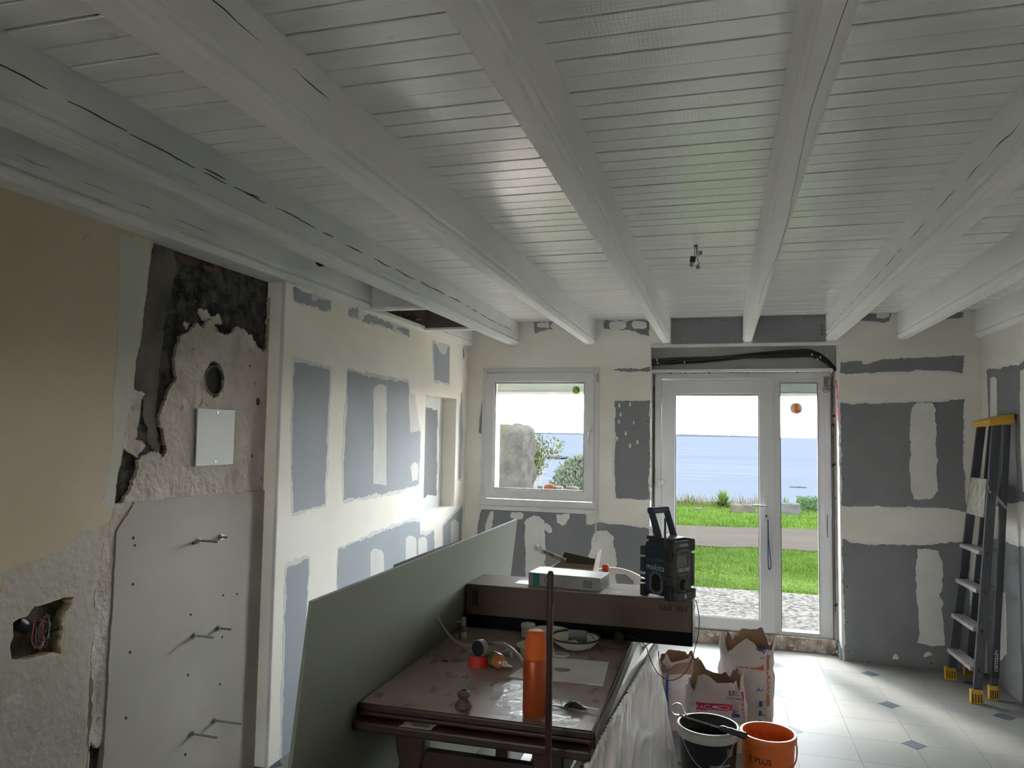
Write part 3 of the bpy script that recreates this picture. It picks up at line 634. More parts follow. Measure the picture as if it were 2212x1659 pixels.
# ================================================================== OUTSIDE
def matte(*a, **k): return mat(*a, spec=0, **k)
ZT, ZG = -.02, -.05
m_terr = matte('exposed_aggregate', (0.0151, 0.0145, 0.0139), .9, var=(0.0455, 0.0432, 0.0410), vscale=26, detail=3, bump=.8, bscale=70)
m_soil = matte('lawn_soil', (0.0126, 0.0210, 0.0040), .95, var=(0.0175, 0.0273, 0.0065), vscale=1.3, bump=1, bscale=20)
m_path = matte('sandy_track', (0.0151, 0.0132, 0.0118), .95, var=(0.0174, 0.0151, 0.0137), vscale=1.5, vstretch=(.3, 2, 1), bump=.6, bscale=20)
m_grass = matte('grass_blade', (0.0166, 0.0322, 0.0043), .7, var=(0.0273, 0.0448, 0.0097), vscale=2.5)
m_sea = mat('grey_blue_sea', (0.0203, 0.0229, 0.0298), .6, var=(0.0221, 0.0260, 0.0327), vscale=.02, vstretch=(.08, 1, 1), spots=(0.0262, 0.0283, 0.0327), spscale=.25, spstretch=(.2, 1, 1), spth=.62, spec=0)  # no gloss: sky reflection and glitter are put into the colour, with foam streaks
terrace = struct(MB().box(-5, 5, 6.30, 8.42, -.3, ZT-.012).build('terrace', mat('slab_joint', (.07, .065, .06), .95)), 'pale gravel faced terrace slabs outside the door')
sp = None
for i in range(-4, 4):
    for j in range(3):
        if sp is None:
            o = sp = MB().box(-.396, .396, -.336, .336, -.03, 0).build('slab', m_terr, terrace)
        else:
            o = sp.copy(); C.objects.link(o)
        o.location = (.12+.8*i, 6.72+.68*j, ZT)
struct(MB().slab([[(-60, -60), (60, -60), (60, 8.4), (-60, 8.4)], [(-2.62, YR-.3), (2.02, YR-.3), (2.02, 6.33), (-2.62, 6.33)]], 'Z', -.07, -.4).build('ground', mat('light_bounce_ground', (.40, .38, .35), .95, var=(.46, .44, .41), vscale=.8)), 'unseen ground added round the house, pale to bounce light')  # unseen ground, added and kept pale to bounce light up into the room
lawn = struct(MB().grid(lambda u, v: (-9+20*u, 8.40+10.6*v, ZG+.05*fbm((u*20, v*10, 0), .35)+.02*math.sin(v*9)), 40, 40).build('lawn', m_soil, smooth=True), 'short green lawn between terrace and shore')
MB().grid(lambda u, v: (-9+20*u, 18.9+8*v**.7, ZG-3.2*v), 12, 10).build('bank', m_soil, lawn, smooth=True)
path = struct(MB().slab([ragged([(-9, 11.05), (0, 11.5), (11, 12.3), (11, 14.9), (2, 14.35), (0, 13.95), (-9, 13.5)], .05, .2, 5)], 'Z', ZG+.045, ZG-.2).build('path', m_path), 'bare sandy track crossing the lawn')
# grass blades
def grass(name, n, area, h, seed, label, wid=.006, m=m_grass):
    r = random.Random(seed); mb = MB(); vs = []; fs = []
    for i in range(n):
        x, y = area(r); z = ZG+.01; a = r.random()*PI; hh = h*r.uniform(.5, 1.2); dx, dy = math.cos(a)*wid, math.sin(a)*wid; k = len(vs)
        lx, ly = r.uniform(-.5, .5)*hh, r.uniform(-.5, .5)*hh
        vs += [(x-dx, y-dy, z), (x+dx, y+dy, z), (x+lx, y+ly, z+hh)]; fs.append((k, k+1, k+2))
    me = bpy.data.meshes.new(name); me.from_pydata(vs, [], fs); me.update()
    return tag(link(name, me, m), label, 'grass', kind='stuff')
grass('lawn_grass', 42000, lambda r: (lambda y: (r.uniform(-.16*y, .24*y), y))(8.45+3.4*r.random()**1.0), .045, 1, 'short bright grass of the near lawn strip before the track', .005)
grass('shore_grass', 30000, lambda r: (lambda y: (r.uniform(-.14*y, .22*y), y))(14.1+4.9*r.random()), .07, 2, 'green grass of the far lawn strip along the shore', .009)
grass('tall_grass', 900, lambda r: (r.uniform(-2.4, .9), r.uniform(17.6, 18.8)), .30, 3, 'tall thin seeding grass stalks at the shore edge', .006, matte('dry_stalk', (0.0226, 0.0238, 0.0084), .8, var=(0.0280, 0.0194, 0.0127), vscale=3))
# sea, far coast
sea = struct(MB().add([(-30000, 19.5, -6), (30000, 19.5, -6), (30000, 33000, -6), (-30000, 33000, -6)], [(0, 1, 2, 3)]).build('sea', m_sea), 'calm pale blue sea reaching the horizon')
m_coast = matte('hazy_coast', (0.0128, 0.0155, 0.0201), 1)  # distance haze is put into this flat blue grey
def coast(name, xs, label):
    mb = MB(); n = 90; v = []; f = []
    for i in range(n):
        t = i/(n-1); x = xs[0]+(xs[1]-xs[0])*t; hh = (xs[2]+(xs[3]-xs[2])*t)*(1+.30*fbm((x*.012, 2, 0), 1))-4
        k = len(v); v += [(x, 7900, -6.5), (x, 7960, hh), (x, 8150, hh*.9), (x, 8300, -6.5)]
        if i:
            for q in range(3): f.append((k-4+q, k+q, k+q+1, k-3+q))
    return struct(mb.add(v, f).build(name, m_coast), label)
coast('far_coast', (-700, 370, 26, 14), 'low blue grey island on the horizon'); coast('far_coast', (-2900, -900, 16, 15), 'thin distant coastline seen through the window')
bpy.data.objects['far_coast.001'] if 'far_coast.001' in bpy.data.objects else None
tw = at(1172, 936, Y=7950); tag(MB().lathe([(4, 0), (3.2, 26), (5, 27), (5, 32), (0, 36)], 8, fr(tw.x, 7950, 2)).build('water_tower', m_coast), 'tiny tower standing on the distant coast', 'tower')
# rocks
def rock(name, loc, size, seed, m, label, cat='rock', group=None, boxy=.5, rot=0, sub=4, amp=.16):
    bm = bmesh.new(); bmesh.ops.create_icosphere(bm, subdivisions=sub, radius=1)
    for v in bm.verts:
        p = v.co.copy(); mx = max(abs(p.x), abs(p.y), abs(p.z)); q = p.lerp(p/mx, boxy)
        q *= 1+amp*fbm((p.x+seed, p.y, p.z), 1.4, 3)
        v.co = Vector((q.x*size[0], q.y*size[1], q.z*size[2]))
    zmin = min(v.co.z for v in bm.verts)
    for v in bm.verts: v.co.z -= zmin*.8
    me = bpy.data.meshes.new(name); bm.to_mesh(me); bm.free()
    o = link(name, me, m, smooth=True, loc=loc, rot=(0, 0, rot)); return tag(o, label, cat, group)
m_st1 = matte('beige_granite', (0.0174, 0.0149, 0.0119), .9, var=(0.0238, 0.0213, 0.0183), vscale=5, bump=2, bscale=14, spots=(0.0135, 0.0093, 0.0071), spscale=6, spth=.62)
m_st2 = matte('grey_granite', (0.0170, 0.0174, 0.0170), .9, var=(0.0238, 0.0238, 0.0229), vscale=6, bump=2, bscale=14)
a = at(1604, 1112, Y=16.8); rock('boulder', (a.x, 16.85, ZG-.02), (.25, .17, .125), 3, m_st1, 'flat beige boulder on the lawn left of the door lever', boxy=.85, amp=.08)
a = at(1706, 1113, Y=16.9); rock('boulder', (a.x, 16.9, ZG-.02), (.215, .17, .165), 8, m_st2, 'blocky grey boulder seen through the fixed side light', boxy=.8, amp=.12)
a = at(1508, 1103, Y=17); rock('boulder', (a.x, 17, ZG), (.085, .07, .045), 5, m_st2, 'small pale grey stone lying in the far lawn', boxy=.3)
m_wet = matte('dark_reef', (0.0103, 0.0119, 0.0127), .7, var=(0.0140, 0.0152, 0.0157), vscale=.6, bump=1, bscale=1)
for px, py, wpx, lab in ((1722, 1053, 15, 'small dark reef rock in the sea behind the side light'), (1205, 991, 26, 'broad dark reef breaking the sea in the window view'), (1255, 993, 9, 'low reef at the right edge of the window view'), (1137, 980, 14, 'thin far reef beside the stone pillar')):
    p = at(px, py, Z=-6); sc = p.y/FPX*wpx
    rock('reef', (p.x, p.y, -6.15), (sc, sc*1.2, sc*.14), px, m_wet, lab, 'reef', boxy=.1, amp=.5)
# bleached driftwood / bare patch
# stone pillar outside the window
def pil(u, v):
    a = 2*PI*u; c_, s_ = math.cos(a), math.sin(a); k = max(abs(c_), abs(s_)); x, y = c_/k, s_/k
    n_ = 1+.09*fbm((x*1.5, y*1.5, v*4), 2, 4); top = 1 if v < .95 else 1-.14*((v-.95)/.05)**2
    return (-2.55+.43*x*n_*top, 8.3+.35*y*n_*top, ZG+1.74*v+.04*fbm((x, y, v), 3)*(v > .5))
mb = MB().grid(pil, 60, 50, closed_u=True)
mb.add([pil(i/60, 1) for i in range(60)], [tuple(range(60))])
tag(mb.build('stone_pillar', matte('lichened_stone', (0.0192, 0.0183, 0.0168), .95, var=(0.0272, 0.0258, 0.0239), vscale=8, vstretch=(1, 1, .5), bump=4, bscale=22, spots=(0.0215, 0.0226, 0.0140), spscale=7, spth=.62), smooth=True), 'rough weathered stone pillar outside the window', 'pillar')
# leaves
def leafcloud(name, n, fn, ln, wd, m, parent=None, seed=1, up=.5):
    r = random.Random(seed); vs = []; fs = []
    for i in range(n):
        p, d = fn(r); d = (Vector(d)+Vector((r.uniform(-1, 1), r.uniform(-1, 1), r.uniform(-.4, 1)*up))).normalized(); l = ln*r.uniform(.6, 1.3)
        sd = d.cross(Vector((r.uniform(-1, 1), r.uniform(-1, 1), r.uniform(-1, 1)))).normalized()*wd; k = len(vs); p = Vector(p)
        vs += [p, p+d*l*.5+sd, p+d*l, p+d*l*.5-sd]; fs.append((k, k+1, k+2, k+3))
    me = bpy.data.meshes.new(name); me.from_pydata([tuple(v) for v in vs], [], fs); me.update(); return link(name, me, m, parent)
m_leaf = matte('shrub_leaf', (0.0153, 0.0208, 0.0077), .6, var=(0.0271, 0.0336, 0.0085), vscale=9)
m_sil = matte('silvery_leaf', (0.0318, 0.0383, 0.0275), .7, var=(0.0419, 0.0483, 0.0362), vscale=6)
m_twig = mat('twig', (.10, .085, .06), .9)
sh = empty('leafy_shrub', (-2.0, 9.25, ZG)); tag(sh, 'sparse shrub with bare lower twigs beside the stone pillar', 'shrub')
r = random.Random(21); tips = []
def branch(p, d, l, rad, lvl):
    pts = [p]; q = p.copy(); dd = d.copy()
    for i in range(5):
        dd = (dd+Vector((r.uniform(-.25, .25), r.uniform(-.25, .25), r.uniform(.02, .2)))).normalized(); q = q+dd*l/5; pts.append(q.copy())
        if lvl and i >= 1 and r.random() < .75: branch(q, (dd+Vector((r.uniform(-.8, .8), r.uniform(-.6, .6), .25))).normalized(), l*.55, rad*.6, lvl-1)
    twg.tube(pts, [rad*(1-.12*i) for i in range(6)], 5); tips.extend(pts[2:])
twg = MB()
base_sh = at(1150, 1062, Y=9.25)
for i in range(14):
    branch(Vector((base_sh.x+2.0+r.uniform(-.04, .04), r.uniform(-.05, .05), base_sh.z-ZG-.16)), Vector((r.uniform(-.45, .45), r.uniform(-.3, .3), 1)).normalized(), .50, .006, 2)
twg.tube([(base_sh.x+2, 0, 0), (base_sh.x+2, 0, base_sh.z-ZG-.12)], .025, 6)
twg.build('twigs', m_twig, sh)
hi = [t for t in tips if t.z > base_sh.z-ZG+.16]
leafcloud('foliage', 2200, lambda r_: (r_.choice(hi)+Vector((r_.gauss(0, .015), r_.gauss(0, .015), r_.gauss(0, .015))), (0, 0, .6)), .042, .007, m_leaf, sh, 5)
hd = empty('silvery_bush', (-1.62, 10.6, ZG)); tag(hd, 'dense silvery green bush at the right of the window view', 'bush')
def bushp(r_):
    a = r_.random()*2*PI; t = r_.random()**.35; z = r_.random(); x = .95*math.cos(a)*t*(1-.4*z*z); y = .5*math.sin(a)*t
    return ((x, y, .05+1.32*z**.6*(1-.30*(abs(x)/.95)**2)), (x*.3, y*.3, .7))
leafcloud('foliage', 14000, bushp, .07, .009, m_sil, hd, 7)
MB().tube([(0, 0, 0), (.02, 0, .5)], .03, 6).build('stem', m_twig, hd)
# spiky yuccas and low plants on the shore
m_yuc = matte('yucca_leaf', (0.0152, 0.0294, 0.0056), .5, var=(0.0238, 0.0390, 0.0084), vscale=6)
def yucca(loc, R_, n, seed, label):
    r_ = random.Random(seed); mb = MB()
    for i in range(n):
        a = r_.random()*2*PI; e_ = r_.uniform(.05, 1.4); d = Vector((math.cos(a)*math.cos(e_), math.sin(a)*math.cos(e_), math.sin(e_))); l = R_*r_.uniform(.75, 1.1)
        s_ = d.cross(Vector((0, 0, 1))).normalized(); p = Vector((0, 0, .05)); wv = R_*.045; dr = Vector((0, 0, -l*.12*math.cos(e_)))
        mb.add([p-s_*wv*.6, p+s_*wv*.6, p+d*l*.45+s_*wv, p+d*l*.45-s_*wv, p+d*l+dr], [(0, 1, 2, 3), (3, 2, 4)])
    o = mb.build('yucca', m_yuc, loc=loc, fixn=False); return tag(o, label, 'plant')
a = at(1562, 1094, Y=17.9); yucca((a.x, 17.9, ZG), .42, 110, 1, 'large spiky green yucca on the shore edge')
a = at(1489, 1086, Y=18.2); yucca((a.x, 18.2, ZG), .26, 26, 2, 'thin spiky plant at the left of the door view')
a = at(1695, 1093, Y=18.3); yucca((a.x, 18.3, ZG), .30, 24, 3, 'thin spiky plant behind the grey boulder')
gc = empty('ground_cover', (2.05, 18.0, ZG)); tag(gc, 'low fleshy green ground cover right of the grey boulder', 'plant')
leafcloud('foliage', 2600, lambda r_: ((r_.uniform(-.42, .6), r_.uniform(-.4, .4), r_.random()*.30), (0, 0, .5)), .06, .010, matte('fleshy_leaf', (0.0127, 0.0238, 0.0084), .6, var=(0.0174, 0.0294, 0.0119), vscale=8), gc, 9)
# stones and brick on the outside ledge
led = [(1186-20, 12, m_st2, (.30, .285, .27), 'small white stone on the outside window ledge left of the brick'), (1187, 22, None, None, 'broken terracotta brick on the outside window ledge'),
       (1208, 18, m_st2, (.3, .29, .28), 'pale stone on the outside ledge right of the brick'), (1237, 28, m_st1, (.30, .27, .22), 'long beige stone at the right end of the window ledge')]
m_wst = matte('whitish_stone', (0.0670, 0.0644, 0.0620), .9, var=(0.0536, 0.0501, 0.0475), vscale=20, bump=1, bscale=40); m_ter = matte('terracotta', (0.0899, 0.0389, 0.0270), .9, var=(0.0670, 0.0305, 0.0205), vscale=20, bump=.6, bscale=40)
m_bst = matte('beige_stone', (0.0620, 0.0559, 0.0451), .9, var=(0.0475, 0.0432, 0.0365), vscale=20, bump=1, bscale=40)
for i, (px, wpx, _, _, lab) in enumerate(led):
    p = at(px, 1060, Y=6.43); sc = 6.6/FPX*wpx*.5
    rock('brick' if i == 1 else 'stone', (p.x, 6.43, 1.094), (sc, .035, .028 if i != 1 else .034), i+2, (m_wst, m_ter, m_wst, m_bst)[i], lab, 'brick' if i == 1 else 'stone', boxy=.75 if i == 1 else .45, sub=3)
# ================================================================== THINGS
TZ = .75
m_wood = mat('dusty_brown_wood', (0.235, 0.155, 0.13), .34, var=(0.345, 0.262, 0.235), vscale=4, bump=.12, bscale=30, spots=(.15, .105, .09), spscale=13, spth=.60, spstretch=(1.6, .9, 1), coat=.15)
m_woodd = mat('dark_varnished_wood', (0.0250, 0.0110, 0.0070), .35, var=(0.0375, 0.0175, 0.0110), vscale=10, vstretch=(2, 2, .4), bump=.1, bscale=40)
m_tape = mat('torn_paper_label', (0.7200, 0.6900, 0.6000), .8, var=(0.6000, 0.5700, 0.4800), vscale=30)
# ---- draw leaf table
TX0, TX1, TY0, TY1 = -1.10, -.357, 2.195, 3.55
tab = empty('table', (-.73, 2.85, 0)); tag(tab, 'dusty dark brown wooden table covered with tools and dishes', 'table')
def tl(mb, name, m, **k): return mb.build(name, m, tab, loc=(.73, -2.85, 0), **k)
top = tl(MB().box(TX0, TX1, TY0-.012, TY1, TZ-.026, TZ-.0006), 'table_top', m_woodd, bevel=.006)
tl(MB().box(TX0+.006, TX1-.006, TY0-.006, TY1-.006, TZ-.001, TZ), 'dusty_surface', m_wood)
tl(MB().box(TX0+.001, TX1-.001, TY0-.008, TY1, TZ-.040, TZ-.0265), 'edge_moulding', m_woodd, bevel=.004)
tl(MB().box(TX0+.0, TX1-.0, TY0-.045, TY1-.1, TZ-.074, TZ-.044), 'draw_leaf', m_woodd, bevel=.007)
tl(MB().box(TX1-.016, TX1+.006, TY0, TY1-.1, TZ-.055, TZ-.012), 'side_runner', m_woodd, bevel=.004)
def leg_at(x, y):
    pr = [(0, .043), (.06, .050), (.10, .035), (.20, .030), (.32, .042), (.42, .058), (.50, .050), (.56, .040), (.60, .052), (.675, .056)]
    mb = MB(); vs = []; fs = []
    for z, h_ in pr: vs += [(x-h_, y-.03, z), (x+h_*.8, y-.03, z), (x+h_*.8, y+.03, z), (x-h_, y+.03, z)]
    for i in range(len(pr)-1):
        for j in range(4): fs.append((i*4+j, i*4+(j+1) % 4, i*4+4+(j+1) % 4, i*4+4+j))
    fs += [(3, 2, 1, 0), tuple(range(len(vs)-4, len(vs)))]
    return tl(mb.add(vs, fs), 'leg', m_woodd, bevel=.006)
for x in (TX0+.16, TX1-.14):
    for y in (2.27, 3.30): leg_at(x, y)
def arch(y):
    n = 24; x0, x1 = TX0+.19, TX1-.17; up = [(x0+(x1-x0)*i/n, .60) for i in range(n+1)]
    dn = [(x0+(x1-x0)*i/n, .505+.045*math.sin(PI*min(1, i/n*3))*(1 if i/n < .33 else 0)-.01*math.cos(i/n*2*PI)) for i in range(n+1)]
    return tl(MB().slab([up+dn[::-1]], 'Y', y, y+.03), 'arched_rail', m_woodd, bevel=.004)
arch(2.255); arch(3.285)
tl(MB().box(TX0+.10, TX0+.13, 2.28, 3.30, .56, .672), 'side_apron', m_woodd); tl(MB().box(TX1-.13, TX1-.10, 2.28, 3.30, .56, .672), 'side_apron', m_woodd)
tl(MB().box(-.745, -.70, 2.28, 3.30, .30, .36), 'stretcher', m_woodd, bevel=.004)
# label on the leaf
lb = tag(MB().slab([ragged([(-.945, 2.152), (-.842, 2.156), (-.838, 2.20), (-.94, 2.196)], .003, .01, 3)], 'Z', TZ-.0432, TZ-.0438).build('paper_label', m_tape), 'torn paper barcode label stuck on the table edge', 'label')
mb = MB()
rnd = random.Random(2)
for i in range(22): mb.box(-.915+i*.0027, -.915+i*.0027+rnd.choice((.0008, .0014)), 2.168, 2.188, TZ-.0431, TZ-.0428)
mb.build('barcode', m_dark, lb)
# clear plastic film lying on the table
m_film = mat('clear_film', (.75, .78, .82), .08, spec=.9, alpha=.22, bump=6, bscale=55, coat=1.0)
o = MB().grid(lambda u, v: (-.72+.30*u+.02*math.sin(v*5), 2.20+.30*v+.02*math.sin(u*4), TZ+.0015+.004*max(0, fbm((u*6, v*6, 3), 1.6))), 50, 50).build('plastic_film', m_film, smooth=True)
tag(o, 'crumpled clear plastic film lying on the table front', 'film')

# ---- green plasterboard sheets leaning on the table side
m_gb = mat('green_plasterboard', (0.1667, 0.1898, 0.1357), .75, var=(0.1840, 0.2070, 0.1495), vscale=2, vstretch=(1, .4, 2), bump=.04, bscale=200)
m_ge = mat('board_edge', (.42, .44, .48), .7)
yN, yF = 1.83, 3.93
tN = at(676, 1300, Y=yN); bN = at(630, 1659, Y=yN); k_ = (tN.x-bN.x)/(tN.z-bN.z)
tF = at(1118, 1122, Y=yF)
pb = empty('plasterboard_sheet', (tN.x-k_*tN.z, (yN+yF)/2, 0)); tag(pb, 'large green plasterboard sheet leaning on edge against the table', 'board')
xb = tN.x-k_*tN.z; th = .0125
def bq(y, zt, off, zb=0): return [(k_*zb-off, y, zb), (k_*zb-off-th, y, zb), (k_*zt-off-th, y, zt), (k_*zt-off, y, zt)]
MB().hexa(bq(yN-(yN+yF)/2, tN.z, 0), bq(yF-(yN+yF)/2, tF.z, 0)).build('sheet', m_gb, pb, bevel=.0015)
MB().hexa([(k_*tN.z-.0004, yN-(yN+yF)/2, tN.z+.0002), (k_*tN.z-th+.0004, yN-(yN+yF)/2, tN.z+.0002), (k_*tN.z-th+.0004, yN-(yN+yF)/2, tN.z+.0012), (k_*tN.z-.0004, yN-(yN+yF)/2, tN.z+.0012)],
          [(k_*tF.z-.0004, yF-(yN+yF)/2, tF.z+.0002), (k_*tF.z-th+.0004, yF-(yN+yF)/2, tF.z+.0002), (k_*tF.z-th+.0004, yF-(yN+yF)/2, tF.z+.0012), (k_*tF.z-.0004, yF-(yN+yF)/2, tF.z+.0012)]).build('paper_edge', m_ge, pb)
p2 = at(860, 1225, Y=2.72)
pb2 = empty('plasterboard_sheet', (xb-.05, 3.0, 0)); tag(pb2, 'second darker sheet standing just behind the green plasterboard', 'board')
q0 = at(860, 1220.5, X=xb+k_*1.13-.045); q1 = at(996, 1167, X=xb+k_*1.13-.045)
MB().hexa(bq(q0.y-3, q0.z, 0), bq(q1.y-3, q1.z, 0)).build('sheet', mat('dark_edged_sheet', (.10, .11, .12), .6), pb2, bevel=.001)

# ---- long cardboard box on the table
m_card = mat('brown_cardboard', (0.1118, 0.0786, 0.0619), .85, var=(0.1309, 0.0952, 0.0762), vscale=4, vstretch=(.5, 1, 2), bump=.06, bscale=120)
m_cardt = mat('cardboard_top', (.30, .235, .20), .8, var=(.34, .275, .235), vscale=5)
m_strip = mat('black_base_strip', (.006, .006, .007), .75, spec=.1)
BX0, BX1, BY0, BY1, BZ0, BZ1 = -1.083, -.118, 3.155, 3.40, TZ+.002, .932
bx = empty('cardboard_box', ((BX0+BX1)/2, 3.28, BZ0)); tag(bx, 'long brown cardboard box with black base strip lying across the table', 'box')
O = fr(-(BX0+BX1)/2, -3.28, -BZ0)
def bl(mb, name, m, **k): return mb.build(name, m, bx, loc=(-(BX0+BX1)/2, -3.28, -BZ0), **k)
bl(MB().box(BX0, BX1, BY0, BY1, BZ0+.054, BZ1), 'carton', m_card, bevel=.003)
bl(MB().box(BX0-.002, BX1+.002, BY0-.002, BY1, BZ0, BZ0+.055), 'base_strip', m_strip, bevel=.002)
bl(MB().box(BX0+.002, BX1-.002, BY0+.004, BY0+.118, BZ1, BZ1+.0035), 'flap', m_cardt, bevel=.001)
bl(MB().box(BX0+.002, BX1-.002, BY0+.121, BY1-.003, BZ1, BZ1+.0035), 'flap', m_cardt, bevel=.001)
bl(MB().box(BX0+.20, BX0+.30, BY0+.08, BY0+.16, BZ1+.0035, BZ1+.0045), 'clear_tape', mat('shiny_tape', (.30, .28, .27), .5, spec=.15))
bl(MB().grid(lambda u, v: (BX1+.003+.004*max(0, fbm((u*9, v*9, 2), 1.5)), BY0-.002+.25*u, BZ0+.002+.185*v), 24, 24), 'end_wrap', mat('film_wrap', (.42, .40, .38), .15, spec=.8, bump=2.5, bscale=50), smooth=True)
text('MK 095', .036, m_dark, bx, O @ fr(BX1-.075, BY0-.001, BZ1-.030) @ rx(PI/2) @ rz(PI), 'printed_lettering', ext=.0005)
mb = MB()
for i in range(9): mb.box(BX0+.030, BX0+.056, BY0-.0012, BY0-.0002, BZ1-.085+i*.0075, BZ1-.085+i*.0075+(.0045 if i % 2 else .003))
bl(mb, 'printed_barcode', m_dark)

# ---- small film wrapped carton on top
m_wc = mat('wrapped_white_carton', (.24, .24, .25), .45, var=(.28, .28, .29), vscale=9, bump=.9, bscale=26, bstretch=(1, 3, 1), spec=.25)
a0 = at(1141, 1266, Z=BZ1); a1 = at(1297, 1281, Z=BZ1); a2 = at(1312, 1272, Z=BZ1)
ang = math.atan2(a1.y-a0.y, a1.x-a0.x); ln_ = (a1-a0).length
wc = empty('wrapped_carton', (a0.x, a0.y, BZ1+.0045), ang); tag(wc, 'small white carton with green stripe wrapped in clear film', 'box')
MB().box(0, ln_, 0, .155, 0, .056).build('carton', m_wc, wc, bevel=.003)
MB().box(.022, .052, -.0015, .1555, .001, .0567).build('green_stripe', mat('green_print', (.01, .15, .11), .3), wc)
MB().tube([(.093+.017*math.cos(a), -.001, .028+.017*math.sin(a)) for a in [i*2*PI/16 for i in range(16)]], .0018, 5, closed=True).build('printed_ring', mat('grey_print', (.13, .13, .14), .4), wc)
text('10', .018, MAT['grey_print'], wc, fr(.093, -.001, .028) @ rx(PI/2), 'printed_lettering')
MB().box(ln_-.075, ln_-.035, -.0012, 0, .010, .042).build('printed_panel', MAT['grey_print'], wc)
mb = MB()
for i in range(5): mb.box(ln_, ln_+.001, .02+.024*i, .036+.024*i, .012+.004*(i % 2), .04)
mb.build('printed_marks', mat('green_grey_print', (.20, .28, .20), .4), wc)
MB().grid(lambda u, v: (ln_-.06+.14*u, -.03+.09*v-.02*u, .002+.005*max(0, fbm((u*5, v*5, 8), 2))), 26, 20).build('loose_film', m_film, wc, smooth=True)

# ---- site radio
ra = empty('site_radio', (-.318, 3.182, BZ1+.0045), math.atan2(-.082, .122)); tag(ra, 'black and dark blue jobsite radio with raised carrying handle', 'radio')
m_rd = mat('radio_black', (.022, .022, .024), .5, var=(.035, .033, .032), vscale=30); m_rb = mat('radio_blue', (.012, .028, .05), .4, var=(.018, .036, .06), vscale=20)
m_rg = mat('radio_grey', (.135, .125, .118), .5, var=(.10, .095, .09), vscale=40); m_rw = mat('print_white', (.50, .53, .56), .5)
WW, DD, HH = .147, .133, .236
MB().slab([roundrect(.008, WW-.006, .012, HH-.012, .014, 3)], 'Y', .006, DD-.006).build('body', m_rd, ra, bevel=.004)
MB().slab([[(.014, .03), (WW-.034, .018), (WW-.034, HH-.022), (.012, HH-.04)]], 'Y', 0, .010).build('blue_panel', m_rb, ra, bevel=.003)
oc = lambda x0, x1, z0, z1, c_: [(x0+c_, z0), (x1-c_, z0), (x1, z0+c_), (x1, z1-c_), (x1-c_, z1), (x0+c_, z1), (x0, z1-c_), (x0, z0+c_)]
MB().slab([oc(.040, .106, .018, .108, .016), oc(.050, .097, .029, .098, .014)], 'Y', -.008, .002).build('speaker_ring', m_rg, ra, bevel=.002)
MB().slab([oc(.049, .098, .028, .099, .014)], 'Y', -.002, .003).build('speaker_mesh', mat('speaker_mesh', (.012, .012, .012), .7, bump=1, bscale=900), ra)
MB().box(.014, WW-.034, -.0012, .001, .151, .1535).build('groove', m_rg, ra)
for sx_ in (0, WW-.032):
    for z0, z1 in ((.0, .05), (.055, .068), (.075, .09), (.098, .160), (.166, .205)):
        MB().box(sx_-.010 if sx_ == 0 else sx_, sx_+.014 if sx_ == 0 else sx_+.036, -.009, .03, z0, z1).build('corner_guard', m_rd, ra, bevel=.006)
text('makita', .036, m_rw, ra, fr(.064, -.0014, .124) @ rx(PI/2) @ rz(-.03), 'logo_lettering', shear=.22)
text('Bluetooth', .010, MAT['grey_print'], ra, fr(.088, -.0014, .158) @ rx(PI/2), 'small_lettering')
# control face
Mx = fr(WW, 0, 0) @ rz(PI/2)     # local x runs along the depth, -y faces out
def rc(mb, name, m, **k):
    o_ = mb; o_.v = [tuple(Mx @ Vector(v)) for v in o_.v]; return o_.build(name, m, ra, **k)
rc(MB().slab([roundrect(.006, .118, .004, HH+.0, .012, 3)], 'Y', -.010, .02), 'control_frame', m_rd, bevel=.003)
rc(MB().slab([oc(.016, .106, .100, .205, .014), oc(.030, .092, .132, .178, .003)], 'Y', -.016, -.008), 'control_panel', m_rg, bevel=.002)
rc(MB().box(.030, .092, -.012, -.008, .132, .178), 'display', mat('lcd_grey', (.07, .08, .085), .25))
rc(MB().box(.028, .094, -.0165, -.014, .118, .128), 'button_strip', mat('light_grey_strip', (.30, .30, .31), .5))
rc(MB().box(.050, .070, -.0172, -.015, .121, .125), 'bluetooth_mark', m_dark)
for i in range(5): rc(MB().box(.030+i*.013, .039+i*.013, -.0175, -.015, .186, .193), 'button', m_rd); rc(MB().box(.030+i*.013, .039+i*.013, -.0175, -.015, .105, .112), 'button', m_rd)
kb = MB().lathe([(0, .018), (.018, .018), (.021, .0), (.021, -.004)], 20, fr(.060, -.012, .062) @ rx(PI/2)); rc(kb, 'tuning_knob', m_black, smooth=True)
rc(MB().lathe([(.026, 0), (.030, 0), (.030, .004), (.026, .004)], 24, fr(.060, -.009, .062) @ rx(PI/2)), 'knob_ring', m_rg, smooth=True)
for dx, dz in ((-.03, .03), (.03, .03), (-.03, -.03), (.03, -.03)): rc(MB().lathe([(0, .004), (.006, .004), (.006, 0)], 10, fr(.06+dx, -.010, .062+dz) @ rx(PI/2)), 'button', m_rd)
rc(MB().slab([oc(.008, .116, .0, .032, .008)], 'Y', -.020, 0), 'front_bumper', m_rd, bevel=.003)
rc(MB().box(.060, .070, -.0215, -.019, .008, .024), 'white_mark', m_rw)
rc(MB().box(.018, .108, -.014, -.008, HH-.026, HH-.004), 'blue_top_panel', m_rb, bevel=.002)
text('makita', .021, m_rw, ra, Mx @ fr(.062, -.0145, HH-.015) @ rx(PI/2), 'logo_lettering', shear=.22)
